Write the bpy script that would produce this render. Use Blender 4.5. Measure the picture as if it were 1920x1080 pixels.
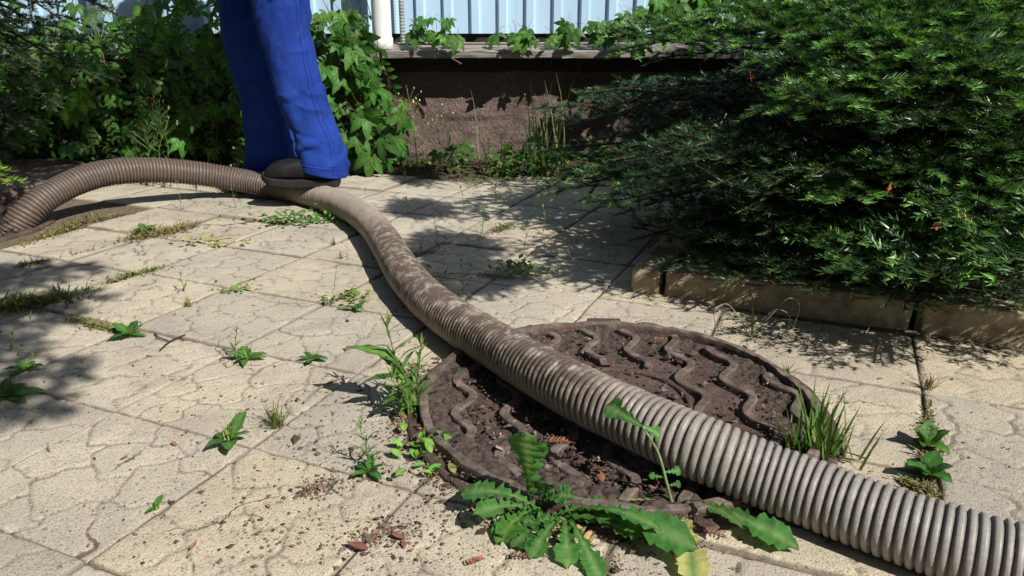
import bpy, bmesh, math, random
import numpy as np
from math import radians, sin, cos, tan, atan2, pi, hypot
from mathutils import Vector, Matrix

# ------------------------------------------------------------------ camera, sky, sun
scene = bpy.context.scene
for o in list(bpy.data.objects):
    bpy.data.objects.remove(o)
COL = scene.collection
CAM_H, PITCH, FPX = 0.64, radians(19.04), 1424.0
cam_d = bpy.data.cameras.new('camera')
cam_d.sensor_width = 36.0
cam_d.lens = 36.0 * FPX / 1920.0
cam_d.clip_start = 0.02
cam_d.clip_end = 500
cam = bpy.data.objects.new('camera', cam_d)
COL.objects.link(cam)
cam.location = (0, 0, CAM_H)
cam.rotation_euler = (pi / 2 - PITCH, 0, 0)
scene.camera = cam
scene.render.resolution_x, scene.render.resolution_y = 1920, 1080

SUN_TO = Vector((0.54, -0.55, 0.70)).normalized()        # towards the sun
world = bpy.data.worlds.new('World')
scene.world = world
world.use_nodes = True
wn = world.node_tree
sky = wn.nodes.new('ShaderNodeTexSky')
sky.sky_type = 'NISHITA'
sky.sun_disc = False
sky.sun_elevation = math.asin(SUN_TO.z)
sky.sun_rotation = atan2(SUN_TO.x, SUN_TO.y)
bg = wn.nodes['Background']
bg.inputs['Strength'].default_value = 0.05
wn.links.new(sky.outputs[0], bg.inputs['Color'])
sun_d = bpy.data.lights.new('sun', 'SUN')
sun_d.energy = 5.0
sun_d.angle = radians(0.53)
sun_d.color = (1.0, 0.955, 0.88)
sun = bpy.data.objects.new('sun', sun_d)
COL.objects.link(sun)
sun.rotation_euler = (-SUN_TO).to_track_quat('-Z', 'Y').to_euler()
sun.location = (3, -3, 6)
vs = scene.view_settings
vs.view_transform = 'Standard'
vs.look = 'None'
vs.exposure = 0.5
vs.gamma = 1.0
vs.use_curve_mapping = False

# ------------------------------------------------------------------ helpers
rnd = random.Random(11)
rs = np.random.RandomState(5)


def ray(x, y):
    u, v = (x - 960) / FPX, -(y - 540) / FPX
    return np.array([u, cos(PITCH) + v * sin(PITCH), -sin(PITCH) + v * cos(PITCH)])


def gnd(x, y, z=0.0):
    """photo direction -> point of the place at height z"""
    d = ray(x, y)
    t = (CAM_H - z) / -d[2]
    return np.array([d[0] * t, d[1] * t, z])


def atY(x, y, Y):
    """photo direction -> point of the place at distance Y"""
    d = ray(x, y)
    t = Y / d[1]
    return np.array([d[0] * t, Y, CAM_H + d[2] * t])


def vnoise(P, scale, seed=0):
    """value noise in numpy, P (n,2) or (n,3)"""
    P = np.asarray(P, float) * scale
    if P.shape[1] == 2:
        P = np.c_[P, np.zeros(len(P))]
    I = np.floor(P).astype(np.int64)
    Fr = P - I
    Fr = Fr * Fr * (3 - 2 * Fr)
    out = np.zeros(len(P))
    for dx in (0, 1):
        for dy in (0, 1):
            for dz in (0, 1):
                h = (I[:, 0] + dx) * 374761393 + (I[:, 1] + dy) * 668265263 + (I[:, 2] + dz) * 2147483647 + seed * 974634 + 12345
                h = (h ^ (h >> 13)) * 1274126177
                h = (h ^ (h >> 16)) & 0xFFFFFF
                w = (Fr[:, 0] if dx else 1 - Fr[:, 0]) * (Fr[:, 1] if dy else 1 - Fr[:, 1]) * (Fr[:, 2] if dz else 1 - Fr[:, 2])
                out += w * (h / float(0xFFFFFF))
    return out * 2 - 1


def fbm(P, scale, oct=4, seed=0):
    r, a = 0, 1.0
    for k in range(oct):
        r = r + a * vnoise(P, scale * 2 ** k, seed + k * 17)
        a *= 0.5
    return r


def npmesh(name, V, F, mat=None, smooth=False, col=None, attrs=None):
    """mesh data from numpy arrays; F uniform (m,k)"""
    V = np.asarray(V, np.float32)
    F = np.asarray(F, np.int32)
    me = bpy.data.meshes.new(name)
    k = F.shape[1]
    me.vertices.add(len(V))
    me.vertices.foreach_set('co', V.ravel())
    me.loops.add(F.size)
    me.loops.foreach_set('vertex_index', F.ravel())
    me.polygons.add(len(F))
    me.polygons.foreach_set('loop_start', np.arange(0, F.size, k, dtype=np.int32))
    me.polygons.foreach_set('loop_total', np.full(len(F), k, np.int32))
    me.polygons.foreach_set('use_smooth', np.full(len(F), bool(smooth)))
    me.update(calc_edges=True)
    if col is not None:
        a = me.color_attributes.new('col', 'FLOAT_COLOR', 'POINT')
        c = np.ones((len(V), 4), np.float32)
        c[:, :3] = col
        a.data.foreach_set('color', c.ravel())
    for an, av in (attrs or {}).items():
        a = me.attributes.new(an, 'FLOAT', 'POINT')
        a.data.foreach_set('value', np.asarray(av, np.float32))
    if mat:
        me.materials.append(mat)
    return me


def link(name, me, parent=None, loc=None, label=None, cat=None, group=None, kind=None):
    o = bpy.data.objects.new(name, me)
    COL.objects.link(o)
    if parent is not None:
        o.parent = parent
    if loc is not None:
        o.location = loc
    if label:
        o['label'] = label
    if cat:
        o['category'] = cat
    if group:
        o['group'] = group
    if kind:
        o['kind'] = kind
    return o


def thing(name, label, cat, loc=(0, 0, 0), group=None, rz=0.0):
    o = link(name, None, None, loc, label, cat, group)
    o.empty_display_size = 0.05
    o.rotation_euler = (0, 0, rz)
    return o


class MB:
    """collects quads/tris"""
    def __init__(s):
        s.V, s.F, s.C = [], [], []

    def add(s, V, F, C=None):
        n = sum(len(v) for v in s.V)
        V = np.asarray(V, float)
        s.V.append(V)
        s.F += [tuple(int(i) + n for i in f) for f in F]
        c = np.ones((len(V), 3)) if C is None else np.broadcast_to(np.asarray(C, float), (len(V), 3))
        s.C.append(c)

    def mesh(s, name, mat, smooth=False):
        me = bpy.data.meshes.new(name)
        V = np.concatenate(s.V)
        me.from_pydata(V.tolist(), [], s.F)
        a = me.color_attributes.new('col', 'FLOAT_COLOR', 'POINT')
        c = np.ones((len(V), 4), np.float32)
        c[:, :3] = np.concatenate(s.C)
        a.data.foreach_set('color', c.ravel())
        if smooth:
            me.polygons.foreach_set('use_smooth', np.ones(len(me.polygons), bool))
        me.materials.append(mat)
        me.update()
        return me


def tube(mb, pts, rad, seg=6, C=None, cap=True):
    pts = np.asarray(pts, float)
    n = len(pts)
    rad = np.broadcast_to(np.asarray(rad, float), (n,))
    T = np.gradient(pts, axis=0)
    T /= np.linalg.norm(T, axis=1)[:, None] + 1e-12
    up = np.array([0, 0, 1.0]) if abs(T[0, 2]) < .9 else np.array([1.0, 0, 0])
    N = np.cross(T[0], up)
    N /= np.linalg.norm(N)
    V = []
    for i in range(n):
        N = N - T[i] * np.dot(N, T[i])
        N /= np.linalg.norm(N)
        B = np.cross(T[i], N)
        for k in range(seg):
            a = 2 * pi * k / seg
            V.append(pts[i] + rad[i] * (cos(a) * N + sin(a) * B))
    F = []
    for i in range(n - 1):
        for k in range(seg):
            F.append((i * seg + k, i * seg + (k + 1) % seg, (i + 1) * seg + (k + 1) % seg, (i + 1) * seg + k))
    if cap:
        F.append(tuple(range(seg))[::-1])
        F.append(tuple((n - 1) * seg + k for k in range(seg)))
    mb.add(V, F, C)


def catmull(P, per=12):
    P = np.asarray(P, float)
    Q = np.vstack([2 * P[0] - P[1], P, 2 * P[-1] - P[-2]])
    out = []
    for i in range(1, len(Q) - 2):
        for t in np.linspace(0, 1, per, endpoint=False):
            a, b, c, d = Q[i - 1], Q[i], Q[i + 1], Q[i + 2]
            out.append(.5 * (2 * b + (c - a) * t + (2 * a - 5 * b + 4 * c - d) * t * t + (3 * b - a - 3 * c + d) * t ** 3))
    out.append(Q[-2])
    return np.array(out)


def resample(P, step):
    L = np.r_[0, np.cumsum(np.linalg.norm(np.diff(P, axis=0), axis=1))]
    n = int(L[-1] / step) + 1
    s = np.linspace(0, L[-1], n)
    return np.stack([np.interp(s, L, P[:, k]) for k in range(P.shape[1])], 1), s


def bevel_box(name, sx, sy, sz, bev, mat, seg=2, jitter=0.0, cuts=0, seed=0):
    bm = bmesh.new()
    bmesh.ops.create_cube(bm, size=1)
    bmesh.ops.scale(bm, vec=(sx, sy, sz), verts=bm.verts)
    if cuts:
        bmesh.ops.subdivide_edges(bm, edges=[e for e in bm.edges if e.calc_length() > .7 * max(sx, sy, sz)], cuts=cuts, use_grid_fill=True)
    bmesh.ops.bevel(bm, geom=[e for e in bm.edges if e.calc_face_angle(0) > .5], offset=bev, segments=seg, affect='EDGES', profile=.6)
    if jitter:
        r = random.Random(seed)
        for v in bm.verts:
            v.co += Vector((r.uniform(-1, 1), r.uniform(-1, 1), r.uniform(-1, 1))) * jitter
    me = bpy.data.meshes.new(name)
    bm.to_mesh(me)
    bm.free()
    me.materials.append(mat)
    for p in me.polygons:
        p.use_smooth = False
    return me


# ------------------------------------------------------------------ materials
class NT:
    def __init__(s, name):
        s.m = bpy.data.materials.new(name)
        s.m.use_nodes = True
        s.t = s.m.node_tree
        s.b = s.t.nodes['Principled BSDF']
        s.out = s.t.nodes['Material Output']

    def n(s, typ, **kw):
        x = s.t.nodes.new(typ)
        for k, v in kw.items():
            setattr(x, k, v)
        return x

    def l(s, a, b):
        s.t.links.new(a, b)

    def pos(s, scale=(1, 1, 1)):
        g = s.n('ShaderNodeNewGeometry')
        if scale == (1, 1, 1):
            return g.outputs['Position']
        mp = s.n('ShaderNodeMapping')
        mp.inputs['Scale'].default_value = scale
        s.l(g.outputs['Position'], mp.inputs['Vector'])
        return mp.outputs[0]

    def noise(s, scale, detail=4, rough=.55, vec=None, dist=0.0):
        x = s.n('ShaderNodeTexNoise')
        x.inputs['Scale'].default_value = scale
        x.inputs['Detail'].default_value = detail
        x.inputs['Roughness'].default_value = rough
        x.inputs['Distortion'].default_value = dist
        s.l(vec if vec is not None else s.pos(), x.inputs['Vector'])
        return x.outputs['Fac']

    def ramp(s, fac, stops):
        x = s.n('ShaderNodeValToRGB')
        e = x.color_ramp.elements
        while len(e) < len(stops):
            e.new(.5)
        for i, (p, c) in enumerate(stops):
            e[i].position = p
            e[i].color = (*c, 1) if not isinstance(c, (int, float)) else (c, c, c, 1)
        s.l(fac, x.inputs[0])
        return x.outputs[0]

    def mix(s, fac, a, b, mode='MIX'):
        x = s.n('ShaderNodeMix', data_type='RGBA', blend_type=mode)
        for inp, v in ((x.inputs[0], fac), (x.inputs[6], a), (x.inputs[7], b)):
            if isinstance(v, (int, float)):
                inp.default_value = v if inp.type == 'VALUE' else (v, v, v, 1)
            elif isinstance(v, tuple):
                inp.default_value = (*v, 1)
            else:
                s.l(v, inp)
        return x.outputs[2]

    def math(s, op, a, b=0.0):
        x = s.n('ShaderNodeMath', operation=op)
        for inp, v in ((x.inputs[0], a), (x.inputs[1], b)):
            if isinstance(v, (int, float)):
                inp.default_value = v
            else:
                s.l(v, inp)
        return x.outputs[0]

    def attr(s, name, out='Color'):
        x = s.n('ShaderNodeAttribute')
        x.attribute_name = name
        return x.outputs[out]

    def bump(s, h, strength=.5, dist=.002, normal=None):
        x = s.n('ShaderNodeBump')
        x.inputs['Strength'].default_value = strength
        x.inputs['Distance'].default_value = dist
        s.l(h, x.inputs['Height'])
        if normal is not None:
            s.l(normal, x.inputs['Normal'])
        return x.outputs[0]

    def done(s, color=None, rough=.6, normal=None, spec=.4, metal=0.0):
        for key, v in (('Base Color', color), ('Roughness', rough), ('Metallic', metal)):
            if v is None:
                continue
            if isinstance(v, (int, float)):
                s.b.inputs[key].default_value = v
            elif isinstance(v, tuple):
                s.b.inputs[key].default_value = (*v, 1)
            else:
                s.l(v, s.b.inputs[key])
        s.b.inputs['Specular IOR Level'].default_value = spec
        if normal is not None:
            s.l(normal, s.b.inputs['Normal'])
        return s.m


def mat_tile():
    t = NT('concrete_tile')
    base = t.ramp(t.noise(1.7, 4), [(.32, (.36, .33, .265)), (.5, (.445, .405, .32)), (.68, (.475, .42, .335))])
    oi = t.n('ShaderNodeObjectInfo')
    tint = t.ramp(oi.outputs['Random'], [(0, (.86, .86, .87)), (.5, (1, 1, 1)), (1, (1.06, 1.0, .92))])
    c = t.mix(1.0, base, tint, 'MULTIPLY')
    stain = t.ramp(t.noise(5.5, 5, .62, dist=.5), [(.42, 0.0), (.68, .75)])
    c = t.mix(stain, c, (.315, .275, .235))
    speck = t.ramp(t.noise(330, 3, .65), [(.34, .50), (.47, 1.0), (.62, 1.14)])
    c = t.mix(1.0, c, speck, 'MULTIPLY')
    pits = t.ramp(t.noise(95, 3, .6), [(.30, .45), (.38, 1.0)])
    c = t.mix(1.0, c, pits, 'MULTIPLY')
    g = t.math('MULTIPLY', t.attr('groove', 'Fac'), t.ramp(t.noise(9, 3), [(.3, .5), (.6, .95)]))
    c = t.mix(g, c, (.135, .110, .085))
    vo = t.n('ShaderNodeTexVoronoi', feature='DISTANCE_TO_EDGE')
    vo.inputs['Scale'].default_value = 4.3
    wv = t.n('ShaderNodeVectorMath', operation='ADD')
    nz = t.n('ShaderNodeTexNoise')
    nz.inputs['Scale'].default_value = 14
    nz.inputs['Detail'].default_value = 4
    t.l(t.pos(), nz.inputs['Vector'])
    sc = t.n('ShaderNodeVectorMath', operation='SCALE')
    sc.inputs['Scale'].default_value = .09
    t.l(nz.outputs['Color'], sc.inputs[0])
    t.l(t.pos(), wv.inputs[0])
    t.l(sc.outputs[0], wv.inputs[1])
    t.l(wv.outputs[0], vo.inputs['Vector'])
    crack = t.math('MULTIPLY', t.ramp(vo.outputs['Distance'], [(.0, 1.0), (.0075, 0.0)]), t.ramp(t.noise(2.6, 3), [(.55, 0.0), (.62, 1.0)]))
    c = t.mix(crack, c, (.085, .068, .052))
    dark = t.ramp(t.noise(2.3, 6, .7, dist=.8), [(.54, 0.0), (.74, .5)])
    c = t.mix(dark, c, (.235, .215, .195))
    h = t.math('ADD', t.noise(330, 3, .65), t.math('MULTIPLY', t.noise(95, 3), .8))
    h = t.math('SUBTRACT', h, t.math('MULTIPLY', crack, 1.5))
    return t.done(c, .88, t.bump(h, .9, .0018), spec=.25)


def mat_soil(name, a, b, scale=60, bump=.9, dist=.006):
    t = NT(name)
    n1 = t.noise(scale, 6, .65)
    c = t.ramp(n1, [(.3, a), (.7, b)])
    c = t.mix(t.ramp(t.noise(scale * 6, 2), [(.62, 0.0), (.72, .6)]), c, tuple(min(1, x * 2.2) for x in b))
    return t.done(c, .95, t.bump(n1, bump, dist), spec=.15)


def mat_iron():
    t = NT('cast_iron')
    n1 = t.noise(28, 6, .65)
    c = t.ramp(n1, [(.28, (.038, .026, .023)), (.48, (.080, .050, .043)), (.66, (.125, .072, .056)), (.78, (.16, .125, .105))])
    c = t.mix(t.ramp(t.noise(260, 3, .6), [(.55, 0.0), (.72, .6)]), c, (.19, .16, .135))
    wear = t.math('MULTIPLY', t.attr('wear', 'Fac'), t.ramp(t.noise(45, 4, .6), [(.38, 0.0), (.62, .85)]))
    c = t.mix(wear, c, (.20, .165, .14))
    c = t.mix(t.ramp(t.noise(7, 5, .6), [(.5, 0.0), (.66, .7)]), c, (.055, .043, .037))
    return t.done(c, t.ramp(t.noise(60, 4), [(.3, .45), (.7, .85)]), t.bump(t.noise(150, 5, .75), 1.0, .0034), spec=.4)


def mat_hose():
    t = NT('hose_plastic')
    cl = t.attr('col')
    fine = t.noise(170, 5, .65)
    c = t.mix(1.0, cl, t.ramp(fine, [(.3, .78), (.55, 1.0), (.75, 1.12)]), 'MULTIPLY')
    d = t.attr('dirt', 'Fac')
    dm = t.math('MULTIPLY', d, t.ramp(t.noise(38, 6, .7), [(.36, 0.0), (.56, 1.0)]))
    c = t.mix(dm, c, (.075, .055, .043))
    sc = t.ramp(t.noise(240, 2, .5, t.pos((1, 1, .3))), [(.66, 0.0), (.74, .45)])
    c = t.mix(sc, c, (.42, .38, .33))
    rough = t.mix(dm, t.ramp(fine, [(.3, .36), (.7, .56)]), (.9, .9, .9))
    return t.done(c, rough, t.bump(fine, .25, .0008), spec=.45)


def mat_leaf(name, tint=(1, 1, 1), transl=.30, rough=.55, rvar=.35):
    t = NT(name)
    cl = t.attr('col')
    oi = t.n('ShaderNodeObjectInfo')
    v = t.ramp(oi.outputs['Random'], [(0, tuple(x * (1 - rvar) for x in tint)), (.6, tint), (1, (tint[0] * (1 + rvar), tint[1] * (1 + rvar * .7), tint[2]))])
    c = t.mix(1.0, cl, v, 'MULTIPLY')
    c = t.mix(1.0, c, t.ramp(t.noise(70, 3), [(.3, .75), (.7, 1.2)]), 'MULTIPLY')
    t.done(c, rough, t.bump(t.noise(130, 3), .6, .002), spec=.28)
    tr = t.n('ShaderNodeBsdfTranslucent')
    t.l(t.mix(1.0, c, (1.5, 1.45, .55), 'MULTIPLY'), tr.inputs['Color'])
    mx = t.n('ShaderNodeMixShader')
    mx.inputs[0].default_value = transl
    t.l(t.b.outputs[0], mx.inputs[1])
    t.l(tr.outputs[0], mx.inputs[2])
    t.l(mx.outputs[0], t.out.inputs['Surface'])
    return t.m


def mat_attr(name, rough=.8, spec=.3, nscale=40, lo=.75, hi=1.2, bump=.3, dist=.002):
    t = NT(name)
    n1 = t.noise(nscale, 4)
    c = t.mix(1.0, t.attr('col'), t.ramp(n1, [(.3, lo), (.7, hi)]), 'MULTIPLY')
    return t.done(c, rough, t.bump(n1, bump, dist), spec=spec)


def mat_plain(name, col, rough=.6, spec=.4, nscale=30, var=.25, bump=.2, dist=.002, metal=0.0, stretch=(1, 1, 1)):
    t = NT(name)
    n1 = t.noise(nscale, 5, .6, t.pos(stretch))
    c = t.ramp(n1, [(.3, tuple(x * (1 - var) for x in col)), (.7, tuple(min(1, x * (1 + var)) for x in col))])
    return t.done(c, rough, t.bump(n1, bump, dist), spec=spec, metal=metal)


def mat_cloth():
    t = NT('blue_work_cloth')
    n1 = t.noise(9, 4)
    c = t.ramp(n1, [(.3, (.006, .026, .175)), (.7, (.011, .042, .255))])
    c = t.mix(t.ramp(t.noise(16, 5, .7), [(.55, 0.0), (.8, .4)]), c, (.055, .085, .22))
    w = t.noise(1200, 1, .5)
    nb = t.bump(t.noise(22, 3, .5), .35, .012)
    return t.done(c, .85, t.bump(w, .25, .0008, nb), spec=.2)


def mat_plinth():
    t = NT('rough_render')
    n1 = t.noise(75, 6, .7)
    c = t.ramp(n1, [(.3, (.10, .070, .064)), (.55, (.185, .135, .122)), (.75, (.27, .21, .19))])
    c = t.mix(t.ramp(t.noise(4, 4), [(.4, 0.0), (.7, .55)]), c, (.085, .068, .060))
    return t.done(c, .95, t.bump(n1, 1.0, .02), spec=.15)


def mat_metal_sheet():
    t = NT('pale_blue_sheet')
    n1 = t.noise(3, 5, .6, t.pos((1, 1, .3)))
    c = t.ramp(n1, [(.3, (.33, .49, .64)), (.7, (.41, .57, .71))])
    c = t.mix(t.ramp(t.noise(45, 4), [(.6, 0.0), (.8, .25)]), c, (.38, .42, .45))
    return t.done(c, .45, None, spec=.5)


def mat_wood():
    t = NT('weathered_wood')
    v = t.pos((1.2, 22, 22))
    n1 = t.noise(6, 6, .65, v)
    c = t.ramp(n1, [(.3, (.10, .085, .075)), (.55, (.26, .235, .215)), (.75, (.36, .33, .30))])
    return t.done(c, .9, t.bump(n1, .7, .006), spec=.2)


M_TILE = mat_tile()
M_BED = mat_soil('joint_soil', (.07, .055, .04), (.19, .155, .11), 80)
M_SOIL = mat_soil('dark_soil', (.028, .02, .016), (.085, .062, .05), 90, 1.0, .008)
M_COVERSOIL = mat_soil('cover_soil', (.030, .022, .019), (.105, .080, .068), 110, 1.0, .006)
M_IRON = mat_iron()
M_HOSE = mat_hose()
M_LEAF = mat_leaf('leaf_green')
M_CREEP = mat_leaf('creeper_leaf', transl=.30, rough=.5)
M_NEEDLE = mat_leaf('fir_needle', transl=.20, rough=.36, rvar=.1)
M_NEEDLE.node_tree.nodes['Principled BSDF'].inputs['Specular IOR Level'].default_value = .5
M_DRY = mat_attr('dry_plant', .8, .2, 60)
M_BARK = mat_plain('bark', (.10, .075, .055), .9, .2, 60, .4, .8, .006)
M_CLOTH = mat_cloth()
M_SHOE = mat_plain('black_shoe', (.011, .011, .012), .6, .18, 60, .4, .4, .002)
M_SOLE = mat_plain('shoe_sole', (.020, .019, .018), .8, .15, 90, .4, .4, .002)
M_PLINTH = mat_plinth()
M_SHEET = mat_metal_sheet()
M_WOOD = mat_wood()
M_DKWOOD = mat_plain('dark_wood', (.030, .025, .022), .9, .2, 20, .4, .5, .006, stretch=(1, 10, 10))
M_PIPE = mat_plain('white_pipe', (.66, .67, .66), .45, .4, 12, .12, .1, .001)
M_CONDUIT = mat_plain('grey_conduit', (.22, .23, .24), .5, .4, 20, .2, .1, .001)
M_POST = mat_plain('dark_blue_post', (.10, .14, .19), .5, .4, 12, .2, .1, .001)
M_KERB = mat_plain('kerb_concrete', (.30, .245, .155), .92, .2, 26, .45, .9, .010)
M_SHAFT = mat_plain('shaft_concrete', (.09, .08, .07), .95, .2, 20, .4, .8, .01)
M_MOSS = mat_leaf('moss', transl=.2, rough=.7, rvar=.1)
M_SKIN = mat_plain('skin', (.48, .29, .21), .5, .4, 40, .1, .1, .001)
M_HAIR = mat_plain('dark_hair', (.03, .022, .016), .6, .4, 200, .4, .5, .002)

# ------------------------------------------------------------------ layout constants
ANG = radians(-23.3)
GE = np.array([cos(ANG), sin(ANG)])      # along the kerb (to the right, nearer)
GN = np.array([-sin(ANG), cos(ANG)])     # across it (away)
OU, OV, TS = -0.809, 0.817, 0.30
CX, CY, CR = 0.185, 1.215, 0.357         # big cover
PITC = np.array([-1.92, 2.47])           # open manhole
PITR = 0.30
K0 = np.array([0.374, 1.79])             # kerb corner
WALL_Y = 3.70

# ------------------------------------------------------------------ ground, bedding, tiles
mb = MB()
S = 250.0
x0, x1, y0, y1 = PITC[0] - .5, PITC[0] + .5, PITC[1] - .5, PITC[1] + .5
for (a, b, c, d) in ((-S, x0, -S, S), (x1, S, -S, S), (x0, x1, -S, y0), (x0, x1, y1, S)):
    mb.add([(a, c, -.06), (b, c, -.06), (b, d, -.06), (a, d, -.06)], [(0, 1, 2, 3)])
link('ground', mb.mesh('ground', M_BED), kind='structure', label='bare earth under and around the paving', cat='ground')

gx, gy = np.meshgrid(np.arange(-3.6, 3.61, .03), np.arange(-.8, 3.5, .03))
P2 = np.c_[gx.ravel(), gy.ravel()]
zz = -.0055 + .002 * fbm(P2, 14, 3, 3)
ny, nx = gx.shape
idx = np.arange(nx * ny).reshape(ny, nx)
Fq = np.stack([idx[:-1, :-1], idx[:-1, 1:], idx[1:, 1:], idx[1:, :-1]], -1).reshape(-1, 4)
cen = P2[Fq].mean(1)
keep = np.hypot(cen[:, 0] - PITC[0], cen[:, 1] - PITC[1]) > PITR + .03
pave = link('pavement', npmesh('pavement', np.c_[P2, zz], Fq[keep], M_BED, True), kind='structure',
            label='weathered beige paving of square moulded concrete tiles', cat='pavement')

TH = .1489
seedpts = np.array([(-.10, -.105), (.02, -.12), (.115, -.075), (-.055, -.01), (.06, .005), (-.125, .055), (.015, .095), (.12, .115), (-.07, .135), (.14, .02), (-.14, -.04)])


def tile_field(P, var):
    """moulded 'cloud' pattern: wavy cell borders -> groove 0..1"""
    W = P.copy()
    W[:, 0] += .011 * np.sin(P[:, 1] * 62 + var * 1.3) + .004 * np.sin(P[:, 1] * 131 + 2)
    W[:, 1] += .011 * np.sin(P[:, 0] * 58 + 1.1 + var) + .004 * np.sin(P[:, 0] * 140)
    s = seedpts * (1, -1 if var == 1 else 1) + .022 * np.random.RandomState(var).normal(size=seedpts.shape) * (var > 1)
    D = np.sort(np.hypot(W[:, None, 0] - s[None, :, 0], W[:, None, 1] - s[None, :, 1]), 1)
    e = (D[:, 1] - D[:, 0]) * .5
    g = np.clip(1 - e / .0032, 0, 1)
    return g * g * (3 - 2 * g)


def tile_mesh(n, var, seed, clip=None, fx=1.0):
    t = np.linspace(-TH, TH, n + 1)
    X, Y = np.meshgrid(t, t)
    P = np.c_[X.ravel() * fx, Y.ravel()]
    g = tile_field(P, var)
    edge = np.minimum(TH * fx - np.abs(P[:, 0]), TH - np.abs(P[:, 1]))
    em = np.clip(1 - edge / .004, 0, 1)
    chip = np.clip(fbm(P + seed, 38, 3, seed) - .25, 0, 1) * np.clip(1 - edge / .014, 0, 1)
    z = -.0034 * g - .0020 * em ** 2 - .006 * chip + .0007 * fbm(P + seed, 30, 3, seed)
    z += .0011 * np.clip(fbm(P + seed * 2, 9, 2, seed + 4), -1, 1)
    Pw = P.copy()
    grv = np.maximum(g, em * .9)
    m = n + 1
    idx = np.arange(m * m).reshape(m, m)
    F = np.stack([idx[:-1, :-1], idx[:-1, 1:], idx[1:, 1:], idx[1:, :-1]], -1).reshape(-1, 4)
    V = np.c_[Pw, z]
    if clip is not None:
        (c, r) = clip
        d = np.hypot(P[:, 0] - c[0], P[:, 1] - c[1])
        rr = r + .006 * fbm(P, 25, 2, seed)
        inside = d < rr
        # pull boundary verts onto the circle
        f = F[~(inside[F].all(1))]
        u = (P - c) / np.maximum(d, 1e-6)[:, None]
        V[inside, :2] = (c + u * rr[:, None])[inside]
        V[inside, 2] = -.02
        F = f
    # skirt
    ring = np.r_[idx[0, :], idx[1:, -1], idx[-1, -2::-1], idx[-2:0:-1, 0]]
    nv = len(V)
    lo = V[ring].copy()
    lo[:, 2] = -.03
    V = np.vstack([V, lo])
    k = len(ring)
    if clip is None:
        sk = np.array([(ring[i], nv + i, nv + (i + 1) % k, ring[(i + 1) % k]) for i in range(k)])
    else:
        sk = np.array([(ring[i], nv + i, nv + (i + 1) % k, ring[(i + 1) % k]) for i in range(k) if not (inside[ring[i]] or inside[ring[(i + 1) % k]])] or [(0, 0, 0, 0)])
        if (sk == 0).all():
            sk = np.zeros((0, 4), int)
    F = np.vstack([F, sk]) if len(sk) else F
    return npmesh('tile', V, F, M_TILE, True, attrs={'groove': np.r_[grv, np.ones(k)]})


TILES = {}
for lod, n in ((0, 84), (1, 44), (2, 26)):
    for var in (0, 1, 2, 3):
        for sd in (0, 1):
            TILES[lod, var, sd] = tile_mesh(n, var, 3 + sd * 5 + var)
trs = random.Random(4)
for i in range(-9, 12):
    for j in range(-4, 12):
        U, Vv = OU + TS * (i + .5 + (.35 if i > 2 else (.175 if i == 2 else 0))), OV + TS * (j + .5 + (.15 if i >= 2 else 0))
        X, Y = cos(ANG) * U - sin(ANG) * Vv, sin(ANG) * U + cos(ANG) * Vv
        rx, rz_, dz = trs.gauss(0, .006), trs.gauss(0, .006), trs.gauss(0, .0016)
        var, sd, rot = trs.randrange(4), trs.randrange(2), trs.randrange(4)
        rot = 0 if i == 2 else rot
        if Y < .35 or Y > 3.42 or abs(X) > .86 * Y + .45:
            continue
        rel = np.array([X, Y]) - K0
        if rel @ GE > -.2 and rel @ GN > .0 - .05:
            if rel @ GE > .02 and rel @ GN > .1:
                continue
        if np.hypot(X - PITC[0], Y - PITC[1]) < PITR + .19:
            continue
        dc = hypot(X - CX, Y - CY)
        if dc < CR - .22:
            continue
        d = hypot(X, Y)
        lod = 0 if d < 1.5 else (1 if d < 2.4 else 2)
        if dc < CR + .30:
            a = -(ANG + rot * pi / 2)
            r0 = (CX - X, CY - Y)
            loc = np.array([cos(a) * r0[0] - sin(a) * r0[1], sin(a) * r0[0] + cos(a) * r0[1]])
            me = tile_mesh(64, var, 3 + i % 3, (loc, CR + .010), 1.35 if i == 2 else 1.0)
        else:
            me = TILES[lod, var, sd]
        o = link('tile', me, pave, (X, Y, dz))
        if i == 2 and dc >= CR + .30:
            o.scale = (1.35, 1, 1)
        o.rotation_euler = (rx, rz_, ANG + rot * pi / 2 + trs.gauss(0, .006))

# soil strip by the wall and the planting bed
def soil_sheet(name, poly_fn, xs, ys, zf, label, cat):
    gx, gy = np.meshgrid(xs, ys)
    P = np.array([poly_fn(a, b) for a, b in zip(gx.ravel(), gy.ravel())])
    z = zf(P)
    ny, nx = gx.shape
    idx = np.arange(nx * ny).reshape(ny, nx)
    F = np.stack([idx[:-1, :-1], idx[:-1, 1:], idx[1:, 1:], idx[1:, :-1]], -1).reshape(-1, 4)
    return link(name, npmesh(name, np.c_[P, z], F, M_SOIL, True), kind='structure', label=label, cat=cat)


soil_sheet('soil_strip', lambda a, b: (a, b), np.linspace(-4, 4, 200), np.linspace(3.28, 4.2, 40),
           lambda P: -.02 + .045 * np.clip((P[:, 1] - 3.3) / .2, 0, 1) + .012 * fbm(P, 12, 4, 8), 'dark soil strip at the foot of the wall', 'soil')
soil_sheet('planting_bed', lambda a, b: K0 + GE * a + GN * b, np.linspace(.0, 3.2, 120), np.linspace(.04, 2.6, 90),
           lambda P: .038 + .014 * fbm(P, 10, 4, 21), 'dark earth of the planting bed under the fir', 'soil')

# ------------------------------------------------------------------ kerb stones
kg = 'kerb stones around the fir bed'


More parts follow.
